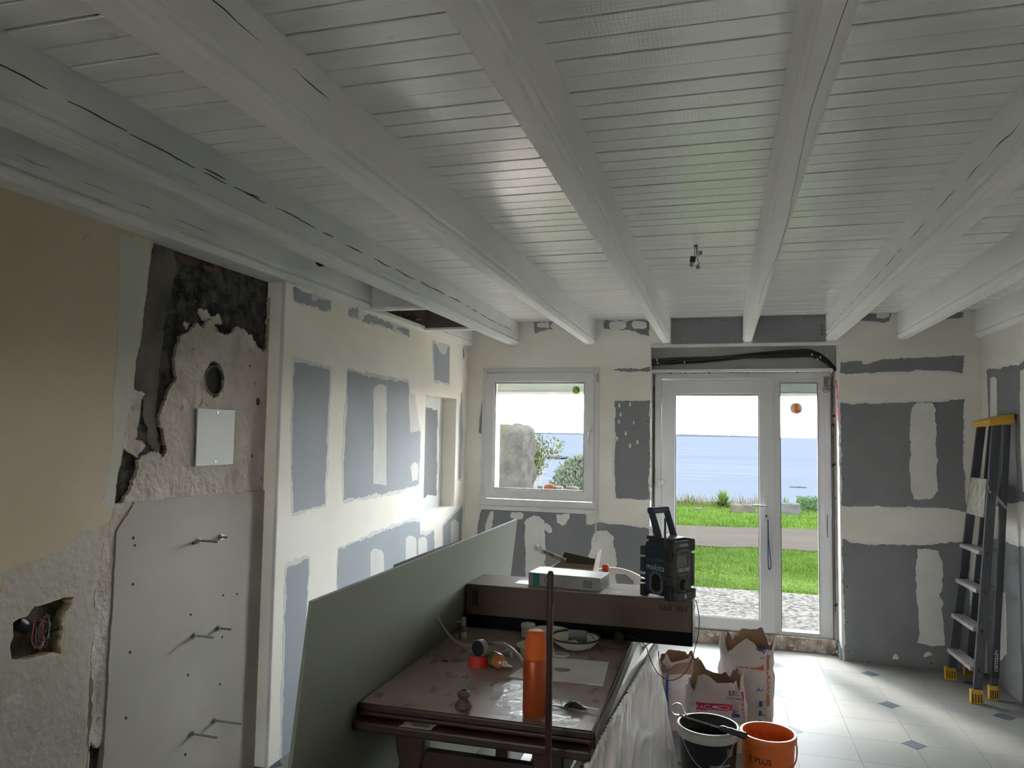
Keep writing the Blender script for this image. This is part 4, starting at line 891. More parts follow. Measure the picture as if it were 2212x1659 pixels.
for y_ in (.0, .122):
    rc(MB().box(y_-.004, y_+.016, -.018, .03, HH-.045, HH+.006), 'corner_guard', m_rd, bevel=.007)
    rc(MB().box(y_-.004, y_+.016, -.014, .02, .05, HH-.052), 'corner_guard', m_rd, bevel=.006)
    rc(MB().box(y_-.006, y_+.018, -.020, .03, -.0, .042), 'corner_guard', m_rd, bevel=.007)
MB().slab([[(.012, HH-.014), (WW-.02, HH-.014), (WW-.012, HH+.008), (.03, HH+.012)]], 'Y', .012, DD-.012).build('top_cover', m_rd, ra, bevel=.005)
for i in range(5): MB().box(.012+i*.007, .0155+i*.007, .008, .024, HH-.004, HH+.010).build('top_rib', m_rd, ra, bevel=.001)
# handle: two arms and a grip, tilted back
for y_ in (.012, .112): MB().hexa([(.066, y_, HH-.03), (.096, y_, HH-.03), (.096, y_+.016, HH-.03), (.066, y_+.016, HH-.03)], [(.012, y_, .352), (.040, y_, .352), (.040, y_+.016, .352), (.012, y_+.016, .352)]).build('handle_arm', m_rb, ra, bevel=.004)
MB().box(.010, .040, .012, .128, .337, .362).build('handle_grip', m_rb, ra, bevel=.006)
for i in range(3): MB().box(.0085, .030, .03, .11, .3415+.006*i, .3435+.006*i).build('grip_rib', m_rd, ra)
MB().lathe([(.006, 0), (.005, .012), (.0042, .105), (.003, .112), (0, .112)], 10, fr(WW-.040, .010, HH-.02)).build('antenna', m_rd, ra, smooth=True)
MB().lathe([(0, 0), (.009, 0), (.009, .004), (0, .004)], 12, fr(WW+.012, .008, HH-.018) @ ry(PI/2)).build('guard_screw', m_rg, ra, smooth=True)
# radio cable, hanging over the box end and back to the charger
m_wb = mat('thin_black_cord', (.012, .012, .012), .5)
c0 = at(1503, 1297, Y=3.24)
cpts = [c0, at(1510, 1330, Y=3.14), at(1508, 1372, Y=3.10), at(1493, 1428, Y=3.05), at(1478, 1455, Y=2.99), at(1458, 1468, Y=2.95), at(1438, 1467, Y=2.94), at(1418, 1450, Y=2.94), at(1403, 1420, Y=3.0), at(1395, 1395, Y=3.06), at(1378, 1382, Y=3.10), at(1352, 1372, Y=3.12)]
def smooth_path(p, k=6):
    out = []; p = [Vector(q) for q in p]; p = [p[0]]+p+[p[-1]]
    for i in range(1, len(p)-2):
        for j in range(k):
            t = j/k; a, b, c_, d = p[i-1], p[i], p[i+1], p[i+2]
            out.append(.5*((2*b)+(c_-a)*t+(2*a-5*b+4*c_-d)*t*t+(3*b-a-3*c_+d)*t**3))
    return out+[p[-2]]
tag(MB().tube(smooth_path(cpts), .0018, 6).build('power_cord', m_wb, smooth=True), 'thin black power cord looping from the radio to the table', 'cord')
ch = empty('mains_adapter', (-.405, 3.11, TZ+.0005), .4); tag(ch, 'small black mains adapter on the table before the long box', 'adapter')
MB().box(-.014, .014, -.022, .022, 0, .042).build('body', m_black, ch, bevel=.005); MB().box(-.008, .008, -.028, -.02, .012, .03).build('plug_pins', m_black, ch)
MB().tube(smooth_path([(.014, .0, .012), (.03, -.02, .004), (.02, -.06, .0025), (-.03, -.08, .0025), (-.09, -.05, .004), (-.12, -.02, .04), (-.155, .0, .045)]), .0017, 6).build('cord', m_wb, ch, smooth=True)

# ---- dishes and tools on the table
m_cer = mat('white_ceramic', (0.6500, 0.6240, 0.5590), .3, var=(0.5720, 0.5460, 0.4810), vscale=12)
bo = at(1248, 1385, Z=TZ+.02); bw = empty('bowl', (-.565, 3.00, TZ)); tag(bw, 'shallow white bowl with black rim full of small fittings', 'bowl')
MB().lathe([(0, 0), (.05, 0), (.078, .016), (.098, .036), (.102, .044), (.096, .042), (.074, .022), (.045, .008), (0, .008)], 40).build('dish', m_cer, bw, smooth=True)
MB().lathe([(.0925, .0405), (.0975, .0462), (.1024, .0450), (.1010, .0400)], 40).build('black_rim', m_black, bw, smooth=True)
MB().box(-.035, .04, .035, .037, .012, .060).build('grey_card', mat('grey_card', (.16, .165, .17), .7), bw)
for i, (x, y, r_, c_) in enumerate(((-.03, -.01, .014, (.45, .38, .28)), (0, -.03, .020, (.55, .50, .44)), (-.05, .01, .012, (.5, .44, .34)), (.03, -.02, .012, (.5, .46, .40)), (.055, .01, .014, (.45, .42, .36)), (-.02, .02, .013, (.5, .45, .36)))):
    MB().lathe([(0, 0), (r_, .002), (r_*1.05, r_*.8), (r_*.6, r_*1.4), (0, r_*1.5)], 10, fr(x, y, .008) @ rx(.3*i)).build('fitting', mat('fitting%d' % i, c_, .5), bw, smooth=True)
pt = at(1200, 1352, Z=TZ+.03)
pl = empty('oval_dish', (-.685, 3.095, TZ)); tag(pl, 'white oval soap dish with raised rim behind the bowl', 'dish')
MB().lathe([(0, 0), (.05, 0), (.07, .018), (.074, .040), (.068, .040), (.06, .022), (0, .02)], 32, Matrix.Scale(.7, 4, (0, 1, 0))).build('dish', m_cer, pl, smooth=True)
jr = empty('ointment_jar', (-.785, 3.10, TZ)); tag(jr, 'small white screw jar standing against the long box', 'jar')
MB().lathe([(0, 0), (.029, 0), (.029, .034), (0, .034)], 28).build('jar', m_cer, jr, smooth=True); MB().lathe([(.026, .034), (.026, .037)], 24).build('dark_gap', m_dark, jr)
MB().lathe([(0, .037), (.0305, .037), (.0305, .050), (.028, .052), (0, .052)], 28).build('lid', m_cer, jr, smooth=True)
# cream light fitting shell with screw holes, left of the bottle
cs = empty('cream_fitting', (-.70, 2.868, TZ), .1); tag(cs, 'round cream plastic ceiling fitting lying behind the orange flask', 'fitting')
m_crm = mat('cream_plastic', (.46, .42, .32), .45, spots=(.12, .09, .06), spscale=34, spth=.70)
MB().lathe([(0, .042), (.056, .040), (.070, .033), (.076, .018), (.078, 0), (.074, 0)], 36).build('shell', m_crm, cs, smooth=True)
tg = empty('grille_disc', (-.60, 2.878, TZ)); tag(tg, 'small white disc with curved slots beside the square plate', 'disc')
MB().lathe([(0, .005), (.032, .005), (.034, .003), (.034, 0), (0, 0)], 28).build('disc', m_cer, tg, smooth=True)
for i in range(5): MB().tube([(-.015+.009*i+.004*math.cos(a), .016*math.sin(a), .0052) for a in [-1.0+.4*j for j in range(6)]], .0011, 4).build('slot', m_dark, tg)
# square white plate with round hole
sq = [at(1098, 1463, Z=TZ+.002), at(1303, 1481, Z=TZ+.002), at(1324, 1430, Z=TZ+.002)]
ex = (sq[1]-sq[0]); lx = ex.length; sp_ = empty('square_plate', tuple(Vector((sq[0].x, sq[0].y, TZ+.0005))), math.atan2(ex.y, ex.x)); tag(sp_, 'flat white square plate with a round hole in it', 'plate')
hx = at(1214, 1446, Z=TZ+.003); hl = (rz(-math.atan2(ex.y, ex.x)) @ Vector((hx.x-sq[0].x, hx.y-sq[0].y, 0)))
MB().slab([[(0, 0), (lx, 0), (lx-.004, .26), (.06, .265)], [(hl.x+.032*math.cos(i*PI/14), hl.y+.032*math.sin(i*PI/14)) for i in range(28)]], 'Z', .004, 0).build('plate', mat('dirty_white_sheet', (0.7250, 0.7105, 0.6815), .35, var=(0.6235, 0.6090, 0.5800), vscale=10, spots=(0.1450, 0.1305, 0.1160), spscale=70, spth=.73), sp_)
# orange flask
fl = empty('flask', (-.549, 2.262, TZ)); tag(fl, 'orange insulated flask with cup lid standing at the table front', 'flask')
m_or = mat('brushed_orange_metal', (.36, .062, .018), .36, metal=.35, var=(.42, .08, .022), vscale=14, vstretch=(1, 1, .2)); m_ol = mat('orange_plastic', (.66, .135, .035), .7, spec=.1)
MB().lathe([(0, 0), (.034, 0), (.0365, .004), (.0365, .158), (.0345, .166), (.033, .168), (0, .168)], 36).build('body', m_or, fl, smooth=True)
MB().lathe([(.033, .168), (.033, .200), (.032, .202), (.0318, .203), (0, .203)], 36).build('collar', m_ol, fl, smooth=True)
MB().lathe([(.0325, .2035), (.0265, .246), (.0245, .2475), (0, .2475)], 36).build('cup_lid', m_ol, fl, smooth=True)
# turned wooden finial
fi = tag(MB().lathe([(0, 0), (.019, 0), (.022, .004), (.0215, .011), (.017, .019), (.013, .026), (.0115, .032), (.014, .037), (.017, .044), (.0165, .051), (.012, .057), (.0085, .060), (.007, .0595), (.006, .050), (0, .050)], 24, fr(-.771, 2.245, TZ) @ Matrix.Diagonal((1.2, 1.2, .88, 1))).build('finial', mat('turned_wood', (0.0845, 0.0455, 0.0325), .5, var=(0.1170, 0.0715, 0.0553), vscale=20), smooth=True), 'turned brown wooden finial on the table front', 'finial')
# tapes
tp = empty('duct_tape', (-.858, 2.655, TZ)); tag(tp, 'roll of red adhesive tape lying flat on the table', 'tape')
m_red = mat('red_tape', (.47, .03, .022), .45)
MB().lathe([(.024, 0), (.035, 0), (.035, .040), (.024, .040), (.024, 0)], 36).build('roll', m_red, tp, smooth=True); MB().lathe([(.022, 0), (.0245, 0), (.0245, .0405), (.022, .0405), (.022, 0)], 30).build('core', mat('card_core', (.30, .25, .22), .8), tp, smooth=True)
tp2 = empty('foil_tape', (-.853, 2.655, TZ+.033), 0); tag(tp2, 'roll of grey tape standing upright in the red tape roll', 'tape')
Mt = fr(0, 0, .031) @ rz(-.35) @ rx(PI/2)
MB().lathe([(.021, -.012), (.0305, -.012), (.0305, .012), (.021, .012), (.021, -.012)], 36, Mt).build('roll', mat('grey_foil', (.33, .32, .29), .3, metal=.3), tp2, smooth=True)
MB().lathe([(0, -.0125), (.028, -.0130), (.0285, -.0118)], 30, Mt @ rx(PI)).build('shiny_wrap', mat('black_gloss', (.012, .012, .014), .12, bump=2, bscale=90), tp2, smooth=True)
# liquid soap bottle lying down
sp2 = empty('soap_bottle', (-.792, 2.66, TZ+.0268), -.72); tag(sp2, 'lying bottle of orange liquid soap with green label', 'bottle')
Ms = ry(PI/2)
MB().lathe([(0, -.03), (.022, -.03), (.0255, -.026), (.026, .026), (.023, .040), (.011, .052), (.008, .054), (0, .054)], 28, Ms).build('body', mat('amber_soap', (.42, .15, .05), .1, var=(.46, .20, .08), vscale=8, spec=.7, coat=.5), sp2, smooth=True)
MB().lathe([(.0258, -.024), (.0264, -.022), (.0266, .006), (.0262, .008)], 28, Ms).build('green_label', mat('green_label', (.055, .085, .022), .4), sp2, smooth=True)
cp_ = MB().lathe([(0, .054), (.010, .054), (.010, .064), (.005, .066), (.005, .072), (0, .072)], 16, Ms).build('pump', m_cer, sp2, smooth=True)
MB().tube([(.072, 0, 0), (.078, .004, -.002), (.08, .016, -.006)], .0042, 8).build('spout', m_cer, cp_, smooth=True)
# spray bottle with gilt pump
sb_ = empty('spray_bottle', (-1.03, 2.98, TZ)); tag(sb_, 'small glass spray bottle with metal pump by the green sheet', 'bottle')
MB().lathe([(0, 0), (.017, 0), (.018, .004), (.017, .022), (.012, .030), (0, .030)], 20).build('glass', mat('green_glass', (.20, .21, .12), .08, spec=.8, coat=.6), sb_, smooth=True)
MB().lathe([(.0125, .028), (.0135, .030), (.0135, .050), (.0125, .054), (0, .054)], 20).build('collar', mat('aged_brass', (.24, .19, .15), .4, metal=.5), sb_, smooth=True)
MB().lathe([(.0105, .052), (.0098, .084), (.008, .0855), (0, .0855)], 20).build('pump_head', mat('pale_brass', (.32, .30, .27), .35, metal=.3), sb_, smooth=True)
MB().tube([(-.009, 0, .066), (-.032, -.004, .067)], .0038, 8).build('nozzle', MAT['pale_brass'], sb_, smooth=True)
# grey flexible hose
hs = empty('flexible_hose', (0, 0, 0)); tag(hs, 'grey flexible hose curving over the table with plastic suction end', 'hose')
hp_ = [at(944, 1333, Y=2.80), at(958, 1358, Y=2.82), at(975, 1378, Y=2.80), at(997, 1391, Y=2.76), at(1022, 1393, Y=2.75), at(1050, 1390, Y=2.74), at(1078, 1389, Y=2.68), at(1100, 1398, Y=2.60), at(1120, 1416, Y=2.52), at(1136, 1440, Y=2.47)]
for q in hp_[3:]: q.z = max(q.z, TZ+.006)
MB().tube(smooth_path(hp_), .0064, 10).build('hose', mat('grey_hose', (.24, .22, .20), .5), hs, smooth=True)
su = at(1080, 1392, Z=TZ+.03)
Mh = fr(-.775, 2.735, TZ+.032) @ rz(.15) @ ry(PI/2*.85)
MB().lathe([(.006, -.045), (.008, -.02), (.011, .0), (.020, .012), (.0215, .017), (.018, .020), (0, .021)], 20, Mh).build('suction_cup', mat('frosted_plastic', (.40, .40, .40), .35), hs, smooth=True)
MB().tube([(-.835, 2.70, TZ+.009), (-.79, 2.715, TZ+.018)], .0075, 8).build('side_tube', MAT['grey_hose'], hs, smooth=True)
# keys
ky = empty('key_bunch', (-.445, 2.345, TZ)); tag(ky, 'bunch of keys with dark leather fob on the table corner', 'keys')
MB().grid(lambda u, v: (-.03+.075*u, -.014+.03*v-.012*u, .004+.018*math.sin(PI*v)*math.sin(PI*min(1, u*1.1))+.002), 14, 10).build('leather_fob', mat('black_leather', (.012, .012, .013), .22, coat=.3), ky, smooth=True)
MB().tube([(-.03+.010*math.cos(a), .004, .014+.010*math.sin(a)) for a in [i*2*PI/12 for i in range(12)]], .0014, 6, closed=True).build('ring', m_metal, ky, smooth=True)
for i, (a, lx_) in enumerate(((2.6, .05), (3.3, .06), (-.15, .06))):
    Mk = fr(-.03 if i < 2 else .02, -.006+.004*i, .002+.003*i) @ rz(a)
    k_o = MB().slab([[(.010*math.cos(t), .010*math.sin(t)) for t in [j*PI/6 for j in range(1, 12)]]+[(lx_*.35, -.003), (lx_, -.003), (lx_, .002), (lx_*.8, .003), (lx_*.35, .003)]], 'Z', .002, 0, Mk).build('key', m_metal, ky)
# crumbs
for i, (px_, py_, c_, lab) in enumerate(((960, 1429, (.01, .01, .01), 'small black clip lying left of the red tape'), (998, 1410, (.10, .105, .10), 'small grey wing nut lying behind the red tape'))):
    p = at(px_, py_, Z=TZ); o = empty('clip' if i == 0 else 'wing_nut', (p.x, p.y, TZ), .2+i); tag(o, lab, 'clip' if i == 0 else 'nut')
    MB().box(-.012, .010, -.003, .003, 0, .006).build('bar', mat('bit%d' % i, c_, .5), o, bevel=.001); MB().box(.004, .014, -.008, .008, 0, .008 if i else .003).build('wing', MAT['bit%d' % i], o, bevel=.001)

# ---- dark red stake standing before the table
m_stake = mat('dark_red_paint', (0.0294, 0.0098, 0.0084), .32, var=(0.0455, 0.0154, 0.0126), vscale=20, vstretch=(1, 1, .15))
pz = at(1189.5, 1233, Y=2.06); ps = empty('stake', (pz.x, 2.06, 0)); tag(ps, 'dark red ribbed pole standing upright before the table', 'pole')
MB().slab([[(-.0085, -.006), (-.003, -.0085), (.003, -.0085), (.0085, -.006), (.0085, .006), (-.0085, .006)]], 'Z', 0, pz.z-.012).build('shaft', m_stake, ps, bevel=.0015)
MB().tube([(.0015, -.0075, .05), (.0015, -.0075, pz.z-.10)], .0022, 6).build('rib', m_stake, ps, smooth=True)
MB().lathe([(0, 0), (.0095, 0), (.0095, .078), (.0075, .086), (.004, .089), (0, .089)], 14, fr(0, 0, pz.z-.089)).build('grip_cap', mat('black_grip', (.02, .012, .012), .5), ps, smooth=True)

# ---- film wrapped pack leaning against the table's right side
m_wrap = mat('plastic_wrap', (.93, .91, .90), .14, var=(.86, .84, .83), vscale=6, bump=1.2, bscale=7, bstretch=(2.2, 1, 1.2), spec=.9, coat=.6, detail=2)
m_wrap2 = mat('smooth_wrap', (.76, .71, .70), .3, var=(.82, .77, .76), vscale=4, bump=.6, bscale=18, spec=.7)
wp = empty('wrapped_pack', (-.2, 2.4, 0)); tag(wp, 'tall pack in wrinkled clear plastic leaning on the table side', 'pack')
def wface(u, v):
    y = 1.35+2.25*u; x = -.178-.125*v-.145*(1-u); z = .002+.640*v
    q_ = fbm((y*1.8, z*3.5-y*1.6, 1.5), 1.3, 2); n_ = .006*(1-min(1, abs(q_)*2.6))**3+.002*fbm((y*3, z*9+y*2, 4), 1.2, 2)+.010*math.exp(-((v-1)/.08)**2)*abs(math.sin(y*95+6*fbm((y, z, 0), 4)))
    return (x+.2+n_, y-2.4, z+n_*.4)
MB().grid(wface, 150, 70).build('wrapped_face', m_wrap, wp, smooth=True)
def wtop(u, v):
    y = 1.35+2.25*u; x0 = -.303-.145*(1-u); n_ = .006*abs(math.sin(y*95+3*fbm((y, 1, 0), 4)))
    return (x0+.2-.038*v-.004*math.sin(y*30)*v*(1-u), y-2.4, .642+n_*(1-v)-.025*v)
MB().grid(wtop, 150, 10).build('gathered_top', m_wrap2, wp, smooth=True)
MB().hexa([(-.335+.2, 1.35-2.4, .002), (-.40+.2, 1.35-2.4, .002), (-.49+.2, 1.35-2.4, .60), (-.465+.2, 1.35-2.4, .625)], [(-.19+.2, 3.59-2.4, .002), (-.25+.2, 3.59-2.4, .002), (-.345+.2, 3.59-2.4, .60), (-.32+.2, 3.59-2.4, .625)]).build('pack_core', m_wrap2, wp)
MB().grid(lambda u, v: (-.178+.2-.125*v-.06*u+.006*fbm((u*4, v*9, 3), 1.5), 3.602-2.4+.004*fbm((u*6, v*6, 1), 1.5), .002+.640*v-.03*u*v), 16, 40).build('end_fold', m_wrap2, wp, smooth=True)

# ---- things behind the box: worktable, carton, roller sleeve, glue bottle, white chair
wt = empty('worktable', (-.85, 4.55, 0)); tag(wt, 'low plain worktable mostly hidden behind the long box', 'table')
MB().box(-.32, .26, -.20, .12, .60, .62).build('table_top', m_cardt, wt, bevel=.003)
for x in (-.28, .22):
    for y in (-.17, .09): MB().box(x-.02, x+.02, y-.02, y+.02, 0, .60).build('leg', m_cardt, wt)
ct = empty('open_carton', (-.865, 4.55, .62), -.06); tag(ct, 'small open cardboard carton standing behind the long box', 'box')
m_ck = mat('kraft_card', (.26, .20, .155), .85, var=(.30, .235, .185), vscale=8)
MB().slab([[(-.13, -.075), (.13, -.075), (.13, .09), (-.13, .09)], [(-.126, -.071), (.126, -.071), (.126, .086), (-.126, .086)]], 'Z', .175, .004).build('walls', m_ck, ct); MB().box(-.13, .13, -.075, .09, 0, .004).build('bottom', m_ck, ct)
MB().hexa([(.127, -.07, .172), (.131, -.07, .172), (.131, .09, .172), (.127, .09, .172)], [(.142, -.05, .262), (.146, -.05, .262), (.146, .10, .282), (.142, .10, .282)]).build('flap', m_ck, ct)
MB().hexa([(-.131, -.07, .172), (-.127, -.07, .172), (-.127, .09, .172), (-.131, .09, .172)], [(-.165, -.06, .07), (-.161, -.06, .07), (-.161, .08, .07), (-.165, .08, .07)]).build('flap', m_ck, ct)
MB().hexa([(-.12, .087, .172), (.12, .087, .172), (.12, .090, .172), (-.12, .090, .172)], [(-.10, .13, .235), (.10, .13, .205), (.10, .133, .205), (-.10, .133, .235)]).build('flap', mat('dark_card_inside', (.05, .038, .032), .9), ct)
rs = empty('paint_roller_sleeve', (-.97, 4.53, .80)); tag(rs, 'brown roller sleeve with torn white wrapping across the carton', 'roller')
d0, d1 = at(1172, 1190, Y=4.47), at(1222, 1211, Y=4.50); dl = Vector((-.97, 4.53, .80))
MB().tube([d0-dl, d1-dl], .013, 12).build('sleeve', mat('sleeve_brown', (.20, .13, .09), .8, var=(.5, .48, .45), vscale=20), rs, smooth=True)
MB().grid(lambda u, v: tuple((d0-dl)+Vector((-.05+.06*v, 0, .022-.024*v))+Vector((.006*math.cos(6.28*u), math.cos(6.28*u), math.sin(6.28*u)))*(.020*(1+.5*fbm((u*5, v*4, 1), 1.4)))), 16, 8, closed_u=True).build('torn_wrapping', mat('white_fleece', (.55, .54, .50), .8), rs)
gb = empty('glue_bottle', (-.655, 4.40, .62)); tag(gb, 'dark bottle with bright orange nozzle cap behind the carton', 'bottle')
MB().lathe([(0, 0), (.022, 0), (.022, .13), (.012, .16), (.012, .172), (0, .172)], 18).build('body', m_black, gb, smooth=True)
MB().lathe([(.016, .165), (.020, .18), (.021, .215), (.016, .224), (0, .222)], 14, Matrix.Scale(.7, 4, (0, 1, 0))).build('orange_cap', mat('bright_orange', (.80, .09, .02), .4), gb, smooth=True)
wch = empty('plastic_chair', (-.70, 5.12, 0), .1); tag(wch, 'white plastic chair whose rounded back shows behind the box', 'chair')
m_pl = mat('white_plastic', (.62, .62, .60), .4)
MB().slab([[(-.20+.40*i/16, .74-.0016*(i-8)**2*.6+.0) for i in range(17)]+[(.19, .42), (-.19, .42)], [(-.13, .46), (.13, .46), (.13, .66), (.08, .70), (-.08, .70), (-.13, .66)]], 'Y', -.22, -.20).build('backrest', m_pl, wch, bevel=.006)
MB().box(-.21, .21, -.22, .20, .41, .435).build('seat', m_pl, wch, bevel=.01)
for x in (-.18, .18):
    for y in (-.19, .17): MB().tube([(x*1.1, y*1.1, 0), (x, y, .41)], .018, 8).build('leg', m_pl, wch, smooth=True)

# ---- plaster bags
m_bag = mat('white_paper_sack', (.58, .54, .52), .75, var=(.50, .46, .44), vscale=6, bump=1.4, bscale=16); m_kraft = mat('brown_kraft_lining', (.24, .15, .10), .85, var=(.33, .21, .14), vscale=8, bump=2, bscale=20)
m_pinkp = mat('magenta_print', (.50, .02, .13), .6, var=(.43, .02, .11), vscale=9); m_navy = mat('navy_print', (.018, .03, .16), .6); m_orp = mat('orange_print', (.50, .16, .06), .6, var=(.42, .13, .05), vscale=9); m_bl = mat('blue_print', (.02, .09, .42), .6)
m_wp = mat('white_print', (.70, .68, .66), .6); m_plp = mat('pale_pink_sack', (.56, .44, .46), .7, var=(.60, .52, .53), vscale=5, bump=1.2, bscale=14)
def sack(loc, W_, D_, H_, rot, seed, label, m_out, rimh=.05, lean=0, flare=.10, tilt=0):
    root = empty('plaster_bag', loc, rot); tag(root, label, 'bag')
    r_ = random.Random(seed); rim = [r_.uniform(-1, 1) for _ in range(48)]
    def sf(u, v, off=0):
        a = 2*PI*u-PI/2-PI*.0; c_, s_ = math.cos(a), math.sin(a); e_ = .45
        x = math.copysign(abs(c_)**e_, c_); y = math.copysign(abs(s_)**e_, s_)
        bul = 1+.10*math.sin(PI*min(1, v*1.15))-.05*v+flare*max(0, v-.75)
        wr = fbm((x*1.3+seed, y*1.3, v*4), 1.5, 3)*.012*(.3+v)
        hh = H_*v
        if v > .82:
            q = (v-.82)/.18; i0 = int(u*47.99); hh += q*rimh*(rim[i0 % 48]*.16+fbm((u*7, seed, 0), 1.3)*1.15)
        n_ = Vector((x*D_, y*W_, 0)).normalized()
        return Vector((x*W_*.5*bul+lean*v*v, y*D_*.5*bul+tilt*v, hh))+n_*(wr+off)
    MB().grid(lambda u, v: tuple(sf(u, v)), 96, 34, closed_u=True).add([tuple(sf(i/40, 0)) for i in range(40)], [tuple(range(40))]).build('sack', m_out, root, smooth=True)
    MB().grid(lambda u, v: tuple(sf(u, .5+.5*v, -.006)), 96, 18, closed_u=True).add([tuple(sf(i/40, .5, -.006)) for i in range(40)], [tuple(range(40))]).build('kraft_lining', m_kraft, root, smooth=True)
    def band(u0, u1, v0, v1, m, name='printed_band', fn=None, off=.0022):
        MB().grid(lambda a, b: tuple(sf(u0+(u1-u0)*a, v0+(v1-v0)*b if fn is None else fn(a, b), off)), 20, 14).build(name, m, root, smooth=True)
    def txt(s_, size, u, v, m, rotation=0, shear=0):
        per = 2*(W_+D_)*.93
        def wpf(co):
            p = rz(rotation) @ co; return sf(u+p.x/per, v+p.y/H_, .0035+co.z)
        text(s_, size, m, root, None, 'printed_lettering', shear=shear, warp=wpf)
    return root, sf, band, txt
# u: 0 = front centre, .25 = right side, .75 = left side
A, sf, band, txt = sack((-.035, 4.13, 0), .285, .17, .345, .12, 11, 'torn white plaster bag with magenta print behind the buckets', m_bag, .085, lean=.0)
band(.118, .150, .02, .86, m_pinkp); band(-.075, .035, .60, .70, m_pinkp, fn=lambda a, b: .59+.12*b*(1-a*.35)+.03*a)
txt('PLACO', .027, -.03, .645, m_wp, .06); txt('COLORMAT', .040, .134, .45, m_wp, PI/2)
txt('EXO', .030, .055, .85, m_navy); txt('SAINT-GOBAIN', .011, .055, .79, m_navy)
txt('A+', .030, .055, .60, m_navy); band(.030, .082, .52, .57, m_bl, 'print_grid')
for v_ in (.42, .28): band(.030, .052, v_-.035, v_+.035, m_navy, 'print_disc')
for i in range(5): band(-.085, -.02, .50-.05*i, .506-.05*i, m_navy, 'print_line')
for i in range(4): band(.060, .085, .45-.06*i, .456-.06*i, m_navy, 'print_line')
B_, sf, band, txt = sack((.115, 4.34, 0), .27, .16, .50, -.15, 23, 'tall white plaster bag with orange side stripe', m_bag, .06, lean=.02, flare=.2)
band(.105, .150, .38, .93, m_orp); txt('PLACO', .040, .128, .62, m_wp, -PI/2); band(-.02, .075, .74, .79, m_orp, fn=lambda a, b: .74+.06*b*a)
txt('A+', .030, .05, .54, m_navy); txt('placo', .020, .07, .89, m_bl)
for v_ in (.40, .30, .20): band(.042, .064, v_-.028, v_+.028, m_bl, 'print_disc')
for i in range(4): band(.075, .10, .42-.07*i, .426-.07*i, m_navy, 'print_line')
band(.02, .11, .97, 1.0, m_bl, 'blue_inner_flap')
C_, sf, band, txt = sack((-.235, 4.36, 0), .22, .19, .36, .2, 37, 'opened pink and blue plaster bag with brown paper lining', m_plp, .05, lean=-.01, flare=.05)
band(-.07, -.045, .2, .82, m_bl); band(.02, .06, .2, .80, m_bl); band(-.15, .16, .84, .97, m_kraft, 'rolled_kraft_rim', off=.008)

# ---- buckets
def bucket(loc, R0, R1, H_, m, mi, label, rot=0):
    b = empty('bucket', loc, rot); tag(b, label, 'bucket')
    MB().lathe([(0, 0), (R0, 0), (R1, H_), (R1-.004, H_), (R0-.004, .006), (0, .006)], 48).build('pail', m, b, smooth=True)
    return b
m_bk = mat('black_bucket', (.010, .012, .016), .4, spots=(.40, .40, .40), spscale=55, spth=.755); m_wr = mat('dirty_white_rim', (.50, .49, .47), .5, var=(.40, .385, .36), vscale=20)
m_mud = mat('grey_filler_paste', (.075, .078, .072), .6, var=(.055, .057, .052), vscale=9, bump=.6, bscale=20)
bk = bucket((-.062, 3.505, 0), .108, .126, .30, m_bk, None, 'black bucket with white rim and grey filler inside')
MB().lathe([(.1265, .285), (.131, .287), (.134, .322), (.131, .332), (.124, .332), (.123, .30), (.121, .29)], 48).build('white_rim', m_wr, bk, smooth=True)
mb = MB()
for i in range(60): mb.box(-.0022, .0022, -.0006, .001, .3225, .3255, rz(i*2*PI/60) @ fr(0, -.1338, 0))
mb.build('rim_notches', MAT['grey_print'], bk)
MB().lathe([(.1215, .331), (.119, .20), (.112, .12), (0, .12)], 40).build('paste_lining', m_mud, bk, smooth=True)
MB().tube([(.118*math.cos(a)*1.1, .118*math.sin(a)*1.1, .290+.0-.105*math.sin((a+2.55)/2.0*PI)) for a in [-2.55+2.0*i/16 for i in range(17)]], .0022, 6).build('bail_wire', m_metal, bk, smooth=True)
def cyl_text(s, size, z, ang0, R_, m, par):
    text(s, size, m, par, None, 'printed_lettering', warp=lambda co: Vector(((R_+co.z)*math.cos(ang0+co.x/R_), (R_+co.z)*math.sin(ang0+co.x/R_), z+co.y)))
cyl_text('Prélude', .048, .165, -1.02, .1195, m_wp, bk); cyl_text('Impression prix', .015, .200, -1.10, .1215, m_wp, bk)
MB().grid(lambda u, v: ((.1228+.0015*v)*math.cos(-.86+.30*u), (.1228+.0015*v)*math.sin(-.86+.30*u), .232+.035*v), 10, 5).build('gold_badge', mat('gold_print', (.42, .30, .16), .45, var=(.05, .05, .06), vscale=70), bk)
m_ob = mat('orange_bucket', (.68, .15, .025), .42, var=(.60, .13, .02), vscale=7, spots=(.62, .50, .42), spscale=26, spth=.70)
ob = bucket((.193, 3.565, 0), .098, .112, .305, m_ob, None, 'orange plastic bucket splashed with filler')
MB().lathe([(.1125, .275), (.119, .278), (.1205, .300), (.118, .307), (.109, .307), (.1085, .30)], 48).build('rim', m_ob, ob, smooth=True)
MB().tube([(.119*math.cos(a), .119*math.sin(a), .262-.07*math.sin((a+1.9)/2.0*PI)) for a in [-1.15+1.45*i/14 for i in range(15)]], .0035, 6).build('bail', m_ob, ob, smooth=True)
cyl_text('E PLUS', .034, .215, -1.95, .109, m_dark, ob)
MB().grid(lambda u, v: (.1085*math.cos(2.45+.28*u), .1085*math.sin(2.45+.28*u), .235+.055*v), 6, 4).build('dark_lug', m_black, ob)
cyl_text('1', .03, .165, -1.95, .1065, m_dark, ob)
